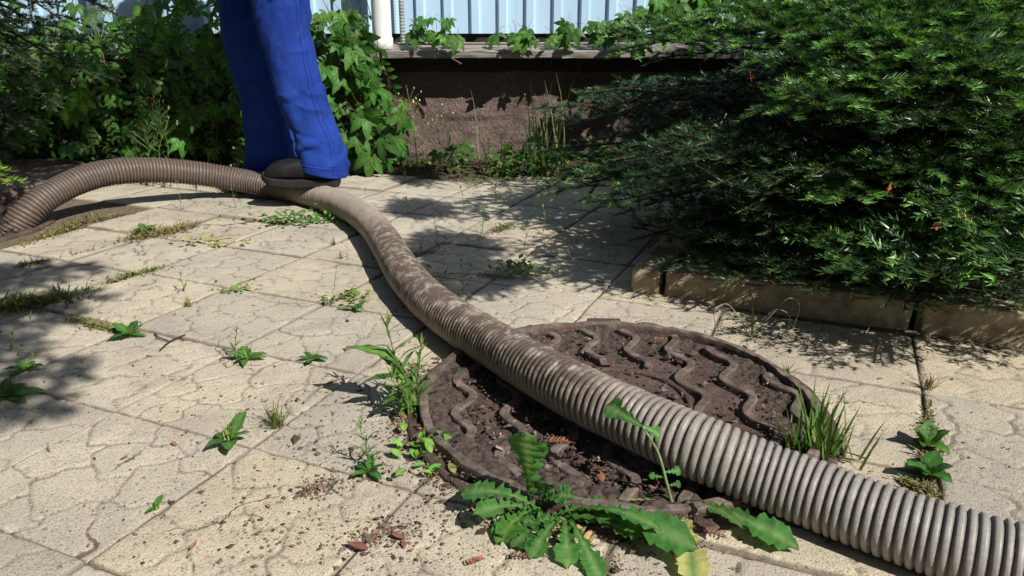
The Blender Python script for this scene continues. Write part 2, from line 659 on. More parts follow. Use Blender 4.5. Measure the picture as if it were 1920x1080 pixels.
def kerb_mesh(sx, sy, seed):
    """worn stone: dense box with rounded, chipped arrises"""
    nx_, ny_, nz_ = 70, 12, 20
    bm = bmesh.new()
    bmesh.ops.create_cube(bm, size=1)
    bm.to_mesh(me0 := bpy.data.meshes.new('kerb_stone'))
    bm.free()
    V, F = [], []
    def face(o, u, v, nu, nv):
        b = len(V)
        for i in range(nu + 1):
            for j in range(nv + 1):
                V.append(np.array(o) + np.array(u) * i / nu + np.array(v) * j / nv)
        for i in range(nu):
            for j in range(nv):
                a = b + i * (nv + 1) + j
                F.append((a, a + nv + 1, a + nv + 2, a + 1))
    face((-.5, -.5, -.5), (1, 0, 0), (0, 0, 1), nx_, nz_)
    face((.5, .5, -.5), (-1, 0, 0), (0, 0, 1), nx_, nz_)
    face((-.5, -.5, .5), (1, 0, 0), (0, 1, 0), nx_, ny_)
    face((.5, -.5, -.5), (0, 1, 0), (0, 0, 1), ny_, nz_)
    face((-.5, .5, -.5), (0, -1, 0), (0, 0, 1), ny_, nz_)
    V = np.array(V) * (sx, sy, .22)
    hs = np.array((sx, sy, .22)) / 2
    rr_ = .014
    core = np.clip(V, -(hs - rr_), hs - rr_)
    d_ = V - core
    L_ = np.linalg.norm(d_, axis=1)[:, None]
    V = core + d_ / np.maximum(L_, 1e-6) * np.minimum(L_, rr_)
    Q = V + seed * 1.7
    nrm = d_ / np.maximum(L_, 1e-6)
    arris = ((np.abs(d_) > rr_ * .5).sum(1) >= 2)[:, None]
    V = V - nrm * (.0035 * np.abs(fbm(Q, 26, 4, seed)) + .0020 * fbm(Q, 90, 2, seed + 3))[:, None] - nrm * arris * (.016 * np.clip(fbm(Q, 17, 3, seed + 8) - .15, 0, 1))[:, None]
    bpy.data.meshes.remove(me0)
    return npmesh('kerb_stone', V, F, M_KERB, True)


klabels = ['yellowish kerb stone at the front bed corner, the longest one in full view',
           'yellowish kerb stone right of the joint, running out at the right edge', None]
for k in range(3):
    me = kerb_mesh(.555, .085, k)
    p = K0 + GE * (.2775 + .003 + k * .563) + GN * .0425
    o = link('kerb_stone', me, None, (p[0], p[1], .068 - .11 + (.005 if k == 1 else 0)),
             klabels[k] or 'yellowish kerb stone farthest right, beyond the frame edge', 'kerb stone', kg)
    o.rotation_euler = (0, 0, ANG + (.012 if k == 1 else 0))
for k in range(2):
    me = kerb_mesh(.555, .075, 9 + k)
    p = K0 - GE * .045 + GN * (.2775 + k * .563)
    o = link('kerb_stone', me, None, (p[0], p[1], .064 - .11),
             ['short-looking kerb stone end beside the bed corner, running back into shade', 'kerb stone deep in the shade behind the bed corner'][k], 'kerb stone', kg)
    o.rotation_euler = (0, 0, ANG + pi / 2)

# ------------------------------------------------------------------ shed wall
shed = thing('shed_wall', 'pale blue profiled metal wall on rough reddish plinth with grey wooden sill', 'building', (0, WALL_Y, 0))
gx, gz = np.meshgrid(np.linspace(-4.5, 4.5, 420), np.linspace(-.06, .49, 46))
Pw = np.c_[gx.ravel(), gz.ravel()]
dis = .016 * np.abs(fbm(Pw, 16, 5, 31)) + .010 * fbm(Pw, 5, 2, 5)
ny, nx = gx.shape
idx = np.arange(nx * ny).reshape(ny, nx)
F = np.stack([idx[:-1, :-1], idx[:-1, 1:], idx[1:, 1:], idx[1:, :-1]], -1).reshape(-1, 4)
link('plinth', npmesh('plinth', np.c_[Pw[:, 0], -dis, Pw[:, 1]], F, M_PLINTH, True), shed, label='rough reddish rendered plinth')
# dark beam under the sill
link('beam', bevel_box('beam', 9.0, .10, .07, .006, M_DKWOOD, 1, .003, 60, 3), shed, (0, .03, .472))
# sill planks: butt-jointed
for k, (a, b) in enumerate(((-4.4, -2.35), (-2.34, -.60), (-.585, .98), (.99, 3.0))):
    me = bevel_box('sill_plank', b - a - .006, .21, .034, .006, M_WOOD, 2, .0018, 24, 40 + k)
    o = link('sill_plank', me, shed, ((a + b) / 2, -.045, .531 + (.004 if k == 2 else 0)), label='weathered grey wooden sill plank')
    o.rotation_euler = (radians(9), 0, radians((-.2, .3, -.5, .2)[k]))
link('base_shadow_rail', bevel_box('rail', 9.0, .05, .06, .004, M_DKWOOD, 1, .001, 0, 0), shed, (0, .115, .578)).name = 'gap_shadow_rail'  # dark rail stands in for the shadow gap below the sheets
# profiled sheets, one part per sheet
PER = .128
prof = [(0, 0), (.30, 0), (.37, -.018), (.63, -.018), (.70, 0)]
sheet_w = PER * 9
for k in range(-4, 4):
    xs, ys = [], []
    for r in range(9):
        for (u, d) in prof:
            xs.append(k * sheet_w + (r + u) * PER)
            ys.append(d)
    xs.append((k + 1) * sheet_w + .012)
    ys.append(0.0)
    xs, ys = np.array(xs), np.array(ys) + (.001 * (k % 2))
    V, F = [], []
    zs = (.606, 1.2, 1.9, 2.5)
    for z in zs:
        for a, b in zip(xs, ys):
            V.append((a, .075 + b, z))
    n = len(xs)
    for r in range(len(zs) - 1):
        for c in range(n - 1):
            F.append((r * n + c, r * n + c + 1, (r + 1) * n + c + 1, (r + 1) * n + c))
    me = npmesh('metal_sheet', V, F, M_SHEET)
    o = link('metal_sheet', me, shed, (.02, 0, 0))
    sm = o.modifiers.new('t', 'SOLIDIFY')
    sm.thickness = .0012
# posts
for x in (-1.92, 1.62):
    link('post', bevel_box('post', .05, .05, 2.3, .004, M_POST, 1), shed, (x, .02, 1.3))
# downpipe
dp = thing('downpipe', 'white round downpipe standing on the sill beside the metal wall', 'pipe', (-.585, WALL_Y - .09, .54))
mb = MB()
tube(mb, [(0, 0, z) for z in (0, .04, .5, 1.2, 2.0)], .043, 28)
link('pipe', mb.mesh('pipe', M_PIPE, True), dp)
mb = MB()
tube(mb, [(0, 0, z) for z in (.0, .002, .05, .052)], [.043, .047, .047, .043], 28, cap=False)
link('collar', mb.mesh('collar', M_PIPE, True), dp)
cd = MB()
zz_ = np.arange(0, 2.0, .0035)
tube(cd, np.c_[np.zeros(len(zz_)), np.zeros(len(zz_)), zz_], .012 + .0018 * np.sin(zz_ * 2 * pi / .014), 12)
link('conduit', cd.mesh('conduit', M_CONDUIT, True), None, (-.505, WALL_Y - .005, .56), 'thin ribbed grey conduit right beside the white downpipe', 'conduit')

# ------------------------------------------------------------------ big cast-iron cover
def ring_mesh(name, prof, seg, mat, smooth=False, jit=0.0, seed=1):
    """lathe profile [(r,z)...] closed loop"""
    V, F = [], []
    n = len(prof)
    for k in range(seg):
        a = 2 * pi * k / seg
        for (r, z) in prof:
            V.append((r * cos(a), r * sin(a), z))
    for k in range(seg):
        for i in range(n):
            F.append((k * n + i, ((k + 1) % seg) * n + i, ((k + 1) % seg) * n + (i + 1) % n, k * n + (i + 1) % n))
    V = np.array(V)
    if jit:
        V[:, 2] += jit * fbm(V[:, :2], 24, 3, seed)
        V[:, :2] *= (1 + jit * .8 * fbm(V[:, :2], 40, 2, seed + 2))[:, None]
    return npmesh(name, V, F, mat, smooth, attrs={'wear': (V[:, 2] > .019).astype(float)})


cover = thing('manhole_cover', 'large rusty round cast iron manhole cover with wavy ribs under the hose', 'manhole cover', (CX, CY, 0))
frame = link('frame', ring_mesh('frame', [(.350, -.05), (.350, .004), (.353, .008), (.368, .007), (.372, .003), (.372, -.05)], 160, M_IRON, False, .004), cover)
disc = link('disc', ring_mesh('disc', [(.0005, -.03), (.0005, .006), (.12, .006), (.22, .005), (.345, .004), (.345, -.03)], 96, M_IRON, True, .0018), cover)
link('rim', ring_mesh('rim', [(.331, .000), (.332, .018), (.3335, .0255), (.335, .026), (.346, .0255), (.348, .024), (.349, .018), (.3495, .000)], 200, M_IRON, False, .0045, 4), cover)
link('centre_ring', ring_mesh('centre_ring', [(.124, .003), (.126, .013), (.134, .013), (.137, .003)], 96, M_IRON, True, .0015, 9), cover)
rid = np.random.RandomState(3)
for k in range(-4, 5):
    xc = -.020 + .083 * k
    ys = np.linspace(-.335, .335, 136)
    xx = xc + .0165 * np.sin((ys + CY - 1.22) / .133 * 2 * pi + pi / 2) + .004 * np.sin((ys + CY) / .266 * 2 * pi)
    rr = np.hypot(xx, ys)
    ok = (rr < .333) & (rr > .137)
    # contiguous runs
    runs, cur = [], []
    for q in range(len(ys)):
        if ok[q]:
            cur.append(q)
        elif cur:
            runs.append(cur)
            cur = []
    if cur:
        runs.append(cur)
    for run in runs:
        if len(run) < 6:
            continue
        P = np.c_[xx[run], ys[run]]
        T = np.gradient(P, axis=0)
        T /= np.linalg.norm(T, axis=1)[:, None]
        N = np.c_[-T[:, 1], T[:, 0]]
        m = len(P)
        endf = np.clip(np.minimum(np.arange(m), np.arange(m)[::-1]) / 3., .45, 1)
        secs = [(-.0105, .002), (-.0086, .0150), (-.0074, .0182), (-.0056, .0192), (.0056, .0192), (.0074, .0182), (.0086, .0150), (.0105, .002)]
        V, F = [], []
        for q in range(m):
            for (w, z) in secs:
                hh = z if z < .01 else .006 + (z - .006) * endf[q] * (1 - .10 * (vnoise(P[q:q + 1], 22, 4)[0]))
                V.append((P[q, 0] + N[q, 0] * w, P[q, 1] + N[q, 1] * w, hh))
        ns = len(secs)
        for q in range(m - 1):
            for s_ in range(ns - 1):
                F.append((q * ns + s_, q * ns + s_ + 1, (q + 1) * ns + s_ + 1, (q + 1) * ns + s_))
        link('rib', npmesh('rib', V, F, M_IRON, False, attrs={'wear': [float(v[2] > .017) for v in V]}), cover)
# keyhole lug at the far rim
link('lug', bevel_box('lug', .075, .04, .024, .004, M_IRON, 2, .001, 0, 2), cover, (.02, .352, .010))
# soil caught in the cover
n = 240
t = np.linspace(-.345, .345, n)
X, Y = np.meshgrid(t, t)
P = np.c_[X.ravel(), Y.ravel()]
r = np.hypot(P[:, 0], P[:, 1])
amount = .55 * (-P[:, 0] * .75 - P[:, 1] * .85) / .3 + 1.0 * np.clip((r - .22) / .10, 0, 1) - .42 + .55 * fbm(P, 9, 2, 61)
amount = np.clip(amount, -.6, 1.15)
clod = np.abs(fbm(P, 30, 5, 71))
z = .0078 + .0098 * amount + .0075 * (clod - .25) * np.clip(amount + .6, 0, 1.2) + .0030 * fbm(P, 110, 2, 5)
idx = np.arange(n * n).reshape(n, n)
F = np.stack([idx[:-1, :-1], idx[:-1, 1:], idx[1:, 1:], idx[1:, :-1]], -1).reshape(-1, 4)
F = F[(r[F] < .338).all(1)]
o = link('cover_soil', npmesh('cover_soil', np.c_[P, z], F, M_COVERSOIL, True), cover, kind='stuff', label='dark crumbly soil caught between the ribs')

# ------------------------------------------------------------------ open manhole with its lid
pit = thing('open_manhole', 'open manhole at the left edge that the hose runs into', 'manhole', (PITC[0], PITC[1], 0))
link('frame', ring_mesh('frame', [(PITR - .01, -.12), (PITR - .01, .002), (PITR, .005), (PITR + .035, .005), (PITR + .045, .0), (PITR + .045, -.12)], 96, M_IRON, False, .003, 8), pit)
link('shaft', ring_mesh('shaft', [(PITR, -.06), (PITR + .04, -.06), (PITR + .04, -1.3), (PITR, -1.3)], 48, M_SHAFT, True, .01, 2), pit)
link('shaft_floor', ring_mesh('shaft_floor', [(.001, -1.25), (.001, -1.2), (PITR + .02, -1.2), (PITR + .02, -1.25)], 48, M_SOIL, True), pit)
lid = thing('manhole_cover', 'rusty brown cover lying beside the open manhole behind the hose end', 'manhole cover', (-2.10, 3.08, .03))
lid.rotation_euler = (radians(3), radians(-2), 0)
link('plate', ring_mesh('plate', [(.001, -.03), (.001, .022), (.15, .022), (.30, .024), (.335, .024), (.34, .018), (.34, -.03)], 96, M_IRON, True, .003, 12), lid)
link('rim', ring_mesh('rim', [(.300, .02), (.303, .034), (.322, .034), (.326, .02)], 96, M_IRON, True, .002, 13), lid)

# ------------------------------------------------------------------ hose
HR = .046
raw = [(-1.80, 2.40, -.55), (-1.78, 2.40, -.22)]
for (x, y, Y) in ((38, 412, 2.46), (100, 362, 2.56), (175, 328, 2.68), (260, 318, 2.78), (345, 322, 2.87), (430, 334, 2.93)):
    raw.append(tuple(atY(x, y, Y)))
for (x, y, z) in ((515, 351, .050), (590, 366, .047), (645, 385, .047), (690, 413, .047), (722, 452, .047), (748, 498, .047), (785, 546, .047), (838, 591, .048), (910, 636, .055), (1000, 690, .070),
                  (1100, 744, .077), (1200, 790, .077), (1300, 834, .074), (1400, 876, .060), (1500, 916, .050), (1600, 955, .047), (1700, 991, .047), (1800, 1024, .047), (1900, 1054, .047)):
    raw.append(tuple(gnd(x, y, z)))
last = np.array(raw[-1])
d = last - np.array(raw[-2])
d /= np.linalg.norm(d)
for k in range(1, 5):
    raw.append(tuple(last + d * .18 * k + np.array([.01 * k * k, -.012 * k * k, 0])))
path = catmull(raw, 14)
ker = np.ones(9) / 9
for _ in range(3):
    pp = path.copy()
    for c in range(3):
        pp[4:-4, c] = np.convolve(path[:, c], ker, 'valid')
    path = pp
PIT_ = .0120
SPR = 8
path, sarc = resample(path, PIT_ / SPR)
nP = len(path)
SEG = 38
T = np.gradient(path, axis=0)
T /= np.linalg.norm(T, axis=1)[:, None]
N = np.zeros_like(T)
Bv = np.zeros_like(T)
for i in range(nP):
    s_ = np.cross(T[i], (0, 0, 1.0))
    if np.linalg.norm(s_) < .25:
        s_ = N[i - 1] if i else np.array([1.0, 0, 0])
    N[i] = s_ / np.linalg.norm(s_)
    Bv[i] = np.cross(N[i], T[i])
for i in range(1, nP):        # smooth the frames where the hose dives
    N[i] = .9 * N[i - 1] + .1 * N[i]
    N[i] -= T[i] * (N[i] @ T[i])
    N[i] /= np.linalg.norm(N[i])
    Bv[i] = np.cross(N[i], T[i])
th = np.arange(SEG) * 2 * pi / SEG
ph = ((sarc + .0022 * vnoise(np.c_[sarc, 0 * sarc], 22, 5) + .0012 * vnoise(np.c_[sarc, 0 * sarc], 60, 6))[:, None] / PIT_ + th[None] / (2 * pi)) % 1.0
vd = np.minimum(ph, 1 - ph)
rad = HR - .0048 * np.exp(-(vd / .15) ** 2) + .0006 * np.sin(pi * ph)
rad += .0013 * vnoise(np.c_[np.repeat(sarc, SEG), np.tile(np.cos(th), nP) * .05, np.tile(np.sin(th), nP) * .05], 9, 13).reshape(nP, SEG)
rad += .0010 * vnoise(np.c_[np.repeat(sarc, SEG), np.tile(np.cos(th), nP) * .05, np.tile(np.sin(th), nP) * .05], 40, 3).reshape(nP, SEG)
flat = 1 - .05 * np.exp(-((path[:, 0] + .78) / .10) ** 2) * (path[:, 1] > 2.5)     # squeezed under the shoe
V = path[:, None, :] + rad[..., None] * (np.cos(th)[None, :, None] * N[:, None, :] + (np.sin(th)[None, :, None] * flat[:, None, None]) * Bv[:, None, :])
upn = np.sin(th)[None, :] * np.ones((nP, 1))
sn = sarc / sarc[-1]
iF = int(np.argmin(np.hypot(path[:, 0] - gnd(600, 368, .047)[0], path[:, 1] - gnd(600, 368, .047)[1])))
sF = sarc[iF]
i2 = int(np.argmin(np.hypot(path[:, 0] - gnd(1250, 812, .075)[0], path[:, 1] - gnd(1250, 812, .075)[1])))
s2 = sarc[i2]


def sst(a, b, x):
    t_ = np.clip((x - a) / (b - a), 0, 1)
    return t_ * t_ * (3 - 2 * t_)


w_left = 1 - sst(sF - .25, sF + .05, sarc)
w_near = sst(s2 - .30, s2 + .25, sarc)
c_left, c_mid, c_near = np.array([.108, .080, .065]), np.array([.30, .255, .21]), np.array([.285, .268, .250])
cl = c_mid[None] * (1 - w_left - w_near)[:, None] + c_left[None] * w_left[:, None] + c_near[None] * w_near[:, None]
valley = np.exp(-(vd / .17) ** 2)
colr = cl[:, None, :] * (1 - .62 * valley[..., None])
dirt = np.clip(sst(sF + .45, sF + .85, sarc) * (1 - sst(s2 - .25, s2 + .05, sarc)), 0, 1)[:, None] * np.clip(.15 + 1.0 * (upn + .15), 0, 1) + .45 * valley + .16 + .25 * np.clip(vnoise(np.c_[np.repeat(sarc, SEG), np.tile(np.cos(th), nP) * .06, np.tile(np.sin(th), nP) * .06], 11, 9).reshape(nP, SEG), 0, 1)
idx = np.arange(nP * SEG).reshape(nP, SEG)
nxt = np.roll(idx, -1, axis=1)
F = np.stack([idx[:-1], nxt[:-1], nxt[1:], idx[1:]], -1).reshape(-1, 4)
hose = thing('suction_hose', 'long ribbed grey brown suction hose snaking across the paving and cover', 'hose', (float(path[iF, 0]), float(path[iF, 1]), 0))
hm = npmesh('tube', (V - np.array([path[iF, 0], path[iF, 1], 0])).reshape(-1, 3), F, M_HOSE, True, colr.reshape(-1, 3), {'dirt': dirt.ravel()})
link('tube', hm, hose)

# ------------------------------------------------------------------ person
PY1, PY2 = 2.80, 3.08
person = thing('person', 'person in blue work trousers and black shoes standing on the hose', 'person', (-.90, 2.92, 0))
PL = np.array([-.90, 2.92, 0])


def leg_loft(rows, Y, depth, seed, phase):
    """rows (py, centre px, half-width px) bottom to top -> loft with cloth creases"""
    R = np.array(rows, float)
    n, seg = 150, 96
    pys = np.linspace(R[0, 0], R[-1, 0], n)
    o_ = np.argsort(R[:, 0])
    cx = np.interp(pys, R[o_, 0], R[o_, 1])
    hw = np.interp(pys, R[o_, 0], R[o_, 2])
    k5 = np.ones(17) / 17
    cx = np.convolve(np.pad(cx, 8, 'edge'), k5, 'valid')
    hw = np.convolve(np.pad(hw, 8, 'edge'), k5, 'valid')
    T_ = np.linspace(0, 1, n)[:, None]
    A_ = (np.arange(seg) * 2 * pi / seg)[None]
    off = .0035 * np.sin(3 * A_ + 6 * T_ + phase) + .005 * np.exp(-((T_ - .62) / .12) ** 2) * np.sin(A_ + 4.0)
    r = random.Random(seed)
    for q in range(46):
        low = q < 26
        t0 = r.uniform(.03, .34) if low else r.uniform(.5, .98)
        a0 = r.uniform(0, 2 * pi)
        slope = r.choice((-1, 1)) * r.uniform(.01, .07) if low else r.choice((-1, 1)) * r.uniform(.02, .16)
        half = r.uniform(.35, 1.0)
        wd = r.uniform(.010, .026)
        amp = r.uniform(.004, .0105) * (1 if r.random() < .6 else -.9) * (1.35 if low else .85)
        da = (A_ - a0 + pi) % (2 * pi) - pi
        dd = (T_ - t0) - slope * da - .012 * np.sin(da * 3)
        off = off + amp * np.exp(-(da / half) ** 2) * np.exp(-np.sqrt(dd ** 2 + 1e-6) / wd)
    for (a0, am) in ((5.55, .0045), (2.4, .004)):            # pressed crease and side seam
        da = (A_ - a0 + pi) % (2 * pi) - pi
        off = off + am * np.exp(-np.abs(da) / .05)
    ex = np.sign(np.cos(A_)) * np.abs(np.cos(A_)) ** .92
    ey = np.sign(np.sin(A_)) * np.abs(np.sin(A_)) ** .92
    pc = np.array([atY(c, py, Y) for c, py in zip(cx, pys)])
    pr = np.array([atY(c + h, py, Y) for c, h, py in zip(cx, hw, pys)])
    w = (pr[:, 0] - pc[:, 0])[:, None]
    X = pc[:, 0][:, None] + w * ex + off * np.cos(A_)
    Yy = Y + depth * (1.12 - .15 * T_) * ey + off * np.sin(A_)
    Z = pc[:, 2][:, None] + (.008 * np.sin(A_ + .6) - .030 * np.cos(A_) * np.maximum(0, 1 - T_ * 3)) * (1 - T_)
    V = np.stack([X, Yy, Z], -1).reshape(-1, 3)
    V += .0028 * np.c_[fbm(V * (1, 1, .55), 19, 3, seed), fbm(V * (1, 1, .55), 19, 3, seed + 3), 0 * V[:, 0]]
    idx = np.arange(n * seg).reshape(n, seg)
    nx_ = np.roll(idx, -1, axis=1)
    F = np.stack([idx[:-1], nx_[:-1], nx_[1:], idx[1:]], -1).reshape(-1, 4)
    return V, F


legA = [(318, 606, 43), (308, 605, 45), (285, 601, 46), (255, 596, 46), (220, 578, 43), (170, 562, 43), (110, 548, 44), (50, 534, 48), (0, 528, 53), (-60, 519, 60), (-120, 512, 65)]
legB = [(345, 513, 45), (300, 512, 43), (240, 504, 42), (180, 493, 43), (110, 476, 45), (50, 464, 47), (0, 458, 48), (-60, 455, 57), (-120, 462, 64)]
Va, Fa = leg_loft(legA, PY1, .088, 3, .4)
Vb, Fb = leg_loft(legB, PY2, .085, 9, 2.1)
ztop = Va[-96:, 2].mean()
hipc = np.array([(Va[-96:, 0].mean() + Vb[-96:, 0].mean()) / 2, 2.94, ztop])
# seat of the trousers: a loft from both thighs up to the waist
seg = 56
Vh = []
for t_ in np.linspace(0, 1, 14):
    zc = ztop - .06 + t_ * .26
    wx = .150 + .03 * sin(pi * min(1, t_ * 1.2)) - .03 * t_
    wy = .215 - .04 * t_
    for k in range(seg):
        a = 2 * pi * k / seg
        Vh.append((hipc[0] + .02 * t_ + wx * cos(a), hipc[1] + wy * sin(a), zc))
Vh = np.array(Vh)
idx = np.arange(14 * seg).reshape(14, seg)
nx_ = np.roll(idx, -1, axis=1)
Fh = np.stack([idx[:-1], nx_[:-1], nx_[1:], idx[1:]], -1).reshape(-1, 4)
Vt = np.vstack([Va, Vb, Vh]) - PL
Ft = np.vstack([Fa, Fb + len(Va), Fh + len(Va) + len(Vb)])
o = link('trousers', npmesh('trousers', Vt, Ft, M_CLOTH, True), person, label='bright blue cotton work trousers')
sm = o.modifiers.new('thick', 'SOLIDIFY')
sm.thickness = .003
# stitched hems and side seams
for VV in (Va, Vb):
    for row in (5, 7):
        ring = VV[row * 96:(row + 1) * 96]
        c = ring.mean(0)
        ring = c + (ring - c) * 1.010
        mb = MB()
        tube(mb, np.vstack([ring, ring[:1]]) - PL, .0011, 4, cap=False)
        link('hem', mb.mesh('hem', M_CLOTH, True), person)
    for col in (83, 86):
        line = VV.reshape(-1, 96, 3)[2::2, col]
        cc0 = VV.reshape(-1, 96, 3)[2::2].mean(1)
        mb = MB()
        tube(mb, cc0 + (line - cc0) * 1.012 - PL, .0010, 4)
        link('seam', mb.mesh('seam', M_CLOTH, True), person)


def shoe(loc, yaw, pitch_, roll_, label):
    """foot along +X, sole at z=0"""
    root = link('shoe', None, person, np.array(loc) - PL, label=label)
    root.rotation_euler = (roll_, pitch_, yaw)
    xs = np.linspace(0, 1, 22)
    seg = 28
    V = []
    for u in xs:
        x = -.085 + u * .285
        hw = np.interp(u, [0, .05, .2, .45, .68, .85, .95, 1], [.018, .031, .036, .040, .051, .050, .038, .012])
        hgt = np.interp(u, [0, .06, .2, .36, .5, .65, .8, .92, 1], [.075, .092, .100, .102, .098, .090, .080, .064, .034])
        yo = .008 * sin(u * 3)
        for k in range(seg):
            a = 2 * pi * k / seg
            e = .75
            y = hw * np.sign(cos(a)) * abs(cos(a)) ** e
            zz2 = (hgt - .02) * .5 * (1 + np.sign(sin(a)) * abs(sin(a)) ** .85) + .02
            zz2 += .0025 * sin(22 * u * 3) * math.exp(-((u - .62) / .1) ** 2) * max(0, sin(a))
            V.append((x, y + yo, zz2))
    idx = np.arange(22 * seg).reshape(22, seg)
    nx_ = np.roll(idx, -1, axis=1)
    F = np.stack([idx[:-1], nx_[:-1], nx_[1:], idx[1:]], -1).reshape(-1, 4).tolist()
    me = bpy.data.meshes.new('upper')
    me.from_pydata(V, [], F + [list(range(seg)), list(range(21 * seg, 22 * seg))])
    for p_ in me.polygons:
        p_.use_smooth = True
    me.materials.append(M_SHOE)
    link('upper', me, root)
    outl = []
    for u in xs:
        hw = np.interp(u, [0, .05, .2, .45, .68, .85, .95, 1], [.024, .036, .041, .043, .053, .051, .037, .012])
        outl.append((-.090 + u * .297, hw + .008 * sin(u * 3), -hw + .008 * sin(u * 3)))
    loop = [(x, a) for x, a, b in outl] + [(x, b) for x, a, b in outl[::-1]]
    m = len(loop)
    lv = [(0.0, .975), (.004, 1.0), (.020, 1.0), (.024, .985), (.026, .93)]
    V, F = [], []
    for z, s_ in lv:
        for (x, y) in loop:
            toe = .012 * max(0, (x - .13) / .07) ** 2
            V.append((.055 + (x - .055) * s_, y * s_, z + toe))
    for q in range(len(lv) - 1):
        for k in range(m):
            F.append((q * m + k, q * m + (k + 1) % m, (q + 1) * m + (k + 1) % m, (q + 1) * m + k))
    F.append(tuple(range(m))[::-1])
    F.append(tuple((len(lv) - 1) * m + k for k in range(m)))
    me = bpy.data.meshes.new('sole')
    me.from_pydata(V, [], F)
    me.materials.append(M_SOLE)
    link('sole', me, root)
    return root


pa = atY(596, 352, 2.775)
shoe((pa[0], 2.765, .089), radians(186), radians(-2.5), radians(-4), 'black shoe pressing on the hose').scale = (.94, 1.0, 1.05)
pb = atY(520, 330, PY2)
shoe((pb[0], PY2, .002), radians(186), 0, 0, 'black shoe on the ground behind the hose')

# body above the frame: one continuous skinned figure
def skinned(name, joints, edges, mat, parent, sub=2):
    me = bpy.data.meshes.new(name)
    me.from_pydata([tuple(np.array(j[:3])) for j in joints], edges, [])
    o = link(name, me, parent)
    me.materials.append(mat)
    md = o.modifiers.new('skin', 'SKIN')
    md.use_smooth_shade = True
    for k, j in enumerate(joints):
        sv = me.skin_vertices[0].data[k]
        r_ = j[3] if isinstance(j[3], tuple) else (j[3], j[3])
        sv.radius = r_
        sv.use_root = (k == 0)
    ss = o.modifiers.new('sub', 'SUBSURF')
    ss.levels = sub
    ss.render_levels = sub
    return o


hx, hy, hz = hipc - PL
B_ = []
E_ = []


def jn(p, r, par=None):
    B_.append((p[0], p[1], p[2], r))
    if par is not None:
        E_.append((par, len(B_) - 1))
    return len(B_) - 1


root_ = jn((hx, hy, hz + .08), (.13, .10))
sp1 = jn((hx + .02, hy, hz + .28), (.125, .10), root_)
sp2 = jn((hx + .02, hy, hz + .46), (.15, .11), sp1)
nk = jn((hx - .02, hy, hz + .60), (.06, .06), sp2)
hd0 = jn((hx - .045, hy, hz + .68), (.075, .07), nk)
hd1 = jn((hx - .055, hy, hz + .76), (.085, .075), hd0)
hd2 = jn((hx - .05, hy, hz + .84), (.06, .055), hd1)
nose = jn((hx - .15, hy, hz + .735), .012, hd1)
for sgn in (-1, 1):
    sh = jn((hx + .01, hy + sgn * .17, hz + .53), .062, sp2)
    el = jn((hx - .06, hy + sgn * .25, hz + .25), .047, sh)
    wr = jn((hx - .26, hy + sgn * .20, hz + .13), .030, el)
    pm = jn((hx - .33, hy + sgn * .19, hz + .10), .032, wr)
    for f_ in range(4):
        a1 = jn((hx - .385, hy + sgn * (.165 + .018 * f_), hz + .085 - .004 * abs(f_ - 1)), .0095, pm)
        a2 = jn((hx - .405, hy + sgn * (.163 + .018 * f_), hz + .055 - .004 * abs(f_ - 1)), .0085, a1)
        jn((hx - .390, hy + sgn * (.163 + .018 * f_), hz + .033), .0078, a2)
    t1 = jn((hx - .315, hy + sgn * .150, hz + .085), .011, pm)
    jn((hx - .355, hy + sgn * .138, hz + .060), .0095, t1)
skinned('body', B_, E_, M_SKIN, person, 1)
J_ = [(hx, hy, hz + .12, (.16, .13)), (hx + .02, hy, hz + .28, (.155, .125)), (hx + .02, hy, hz + .46, (.17, .135)), (hx - .01, hy, hz + .575, (.085, .085))]
JE = [(0, 1), (1, 2), (2, 3)]
for sgn in (-1, 1):
    k = len(J_)
    J_ += [(hx + .01, hy + sgn * .175, hz + .53, .078), (hx - .06, hy + sgn * .25, hz + .25, .064), (hx - .235, hy + sgn * .207, hz + .14, .046)]
    JE += [(2, k), (k, k + 1), (k + 1, k + 2)]
skinned('jacket', J_, JE, M_CLOTH, person, 2)
mb = MB()
for a in np.linspace(0, 2 * pi, 20, endpoint=False):
    pass
bm = bmesh.new()
bmesh.ops.create_uvsphere(bm, u_segments=20, v_segments=12, radius=.098)
bmesh.ops.delete(bm, geom=[v for v in bm.verts if v.co.z < -.02 and v.co.x < .02], context='VERTS')
me = bpy.data.meshes.new('hair')
bm.to_mesh(me)
bm.free()
me.materials.append(M_HAIR)
link('hair', me, person, (hx - .045, hy, hz + .80))
for sgn in (-1, 1):
    bm = bmesh.new()
    bmesh.ops.create_uvsphere(bm, u_segments=10, v_segments=8, radius=.011)
    me = bpy.data.meshes.new('eye')
    bm.to_mesh(me)
    bm.free()
    me.materials.append(M_PIPE)
    link('eye', me, person, (hx - .128, hy + sgn * .03, hz + .755))

# ------------------------------------------------------------------ firs
def unit(a):
    return a / (np.linalg.norm(a, axis=-1, keepdims=True) + 1e-9)


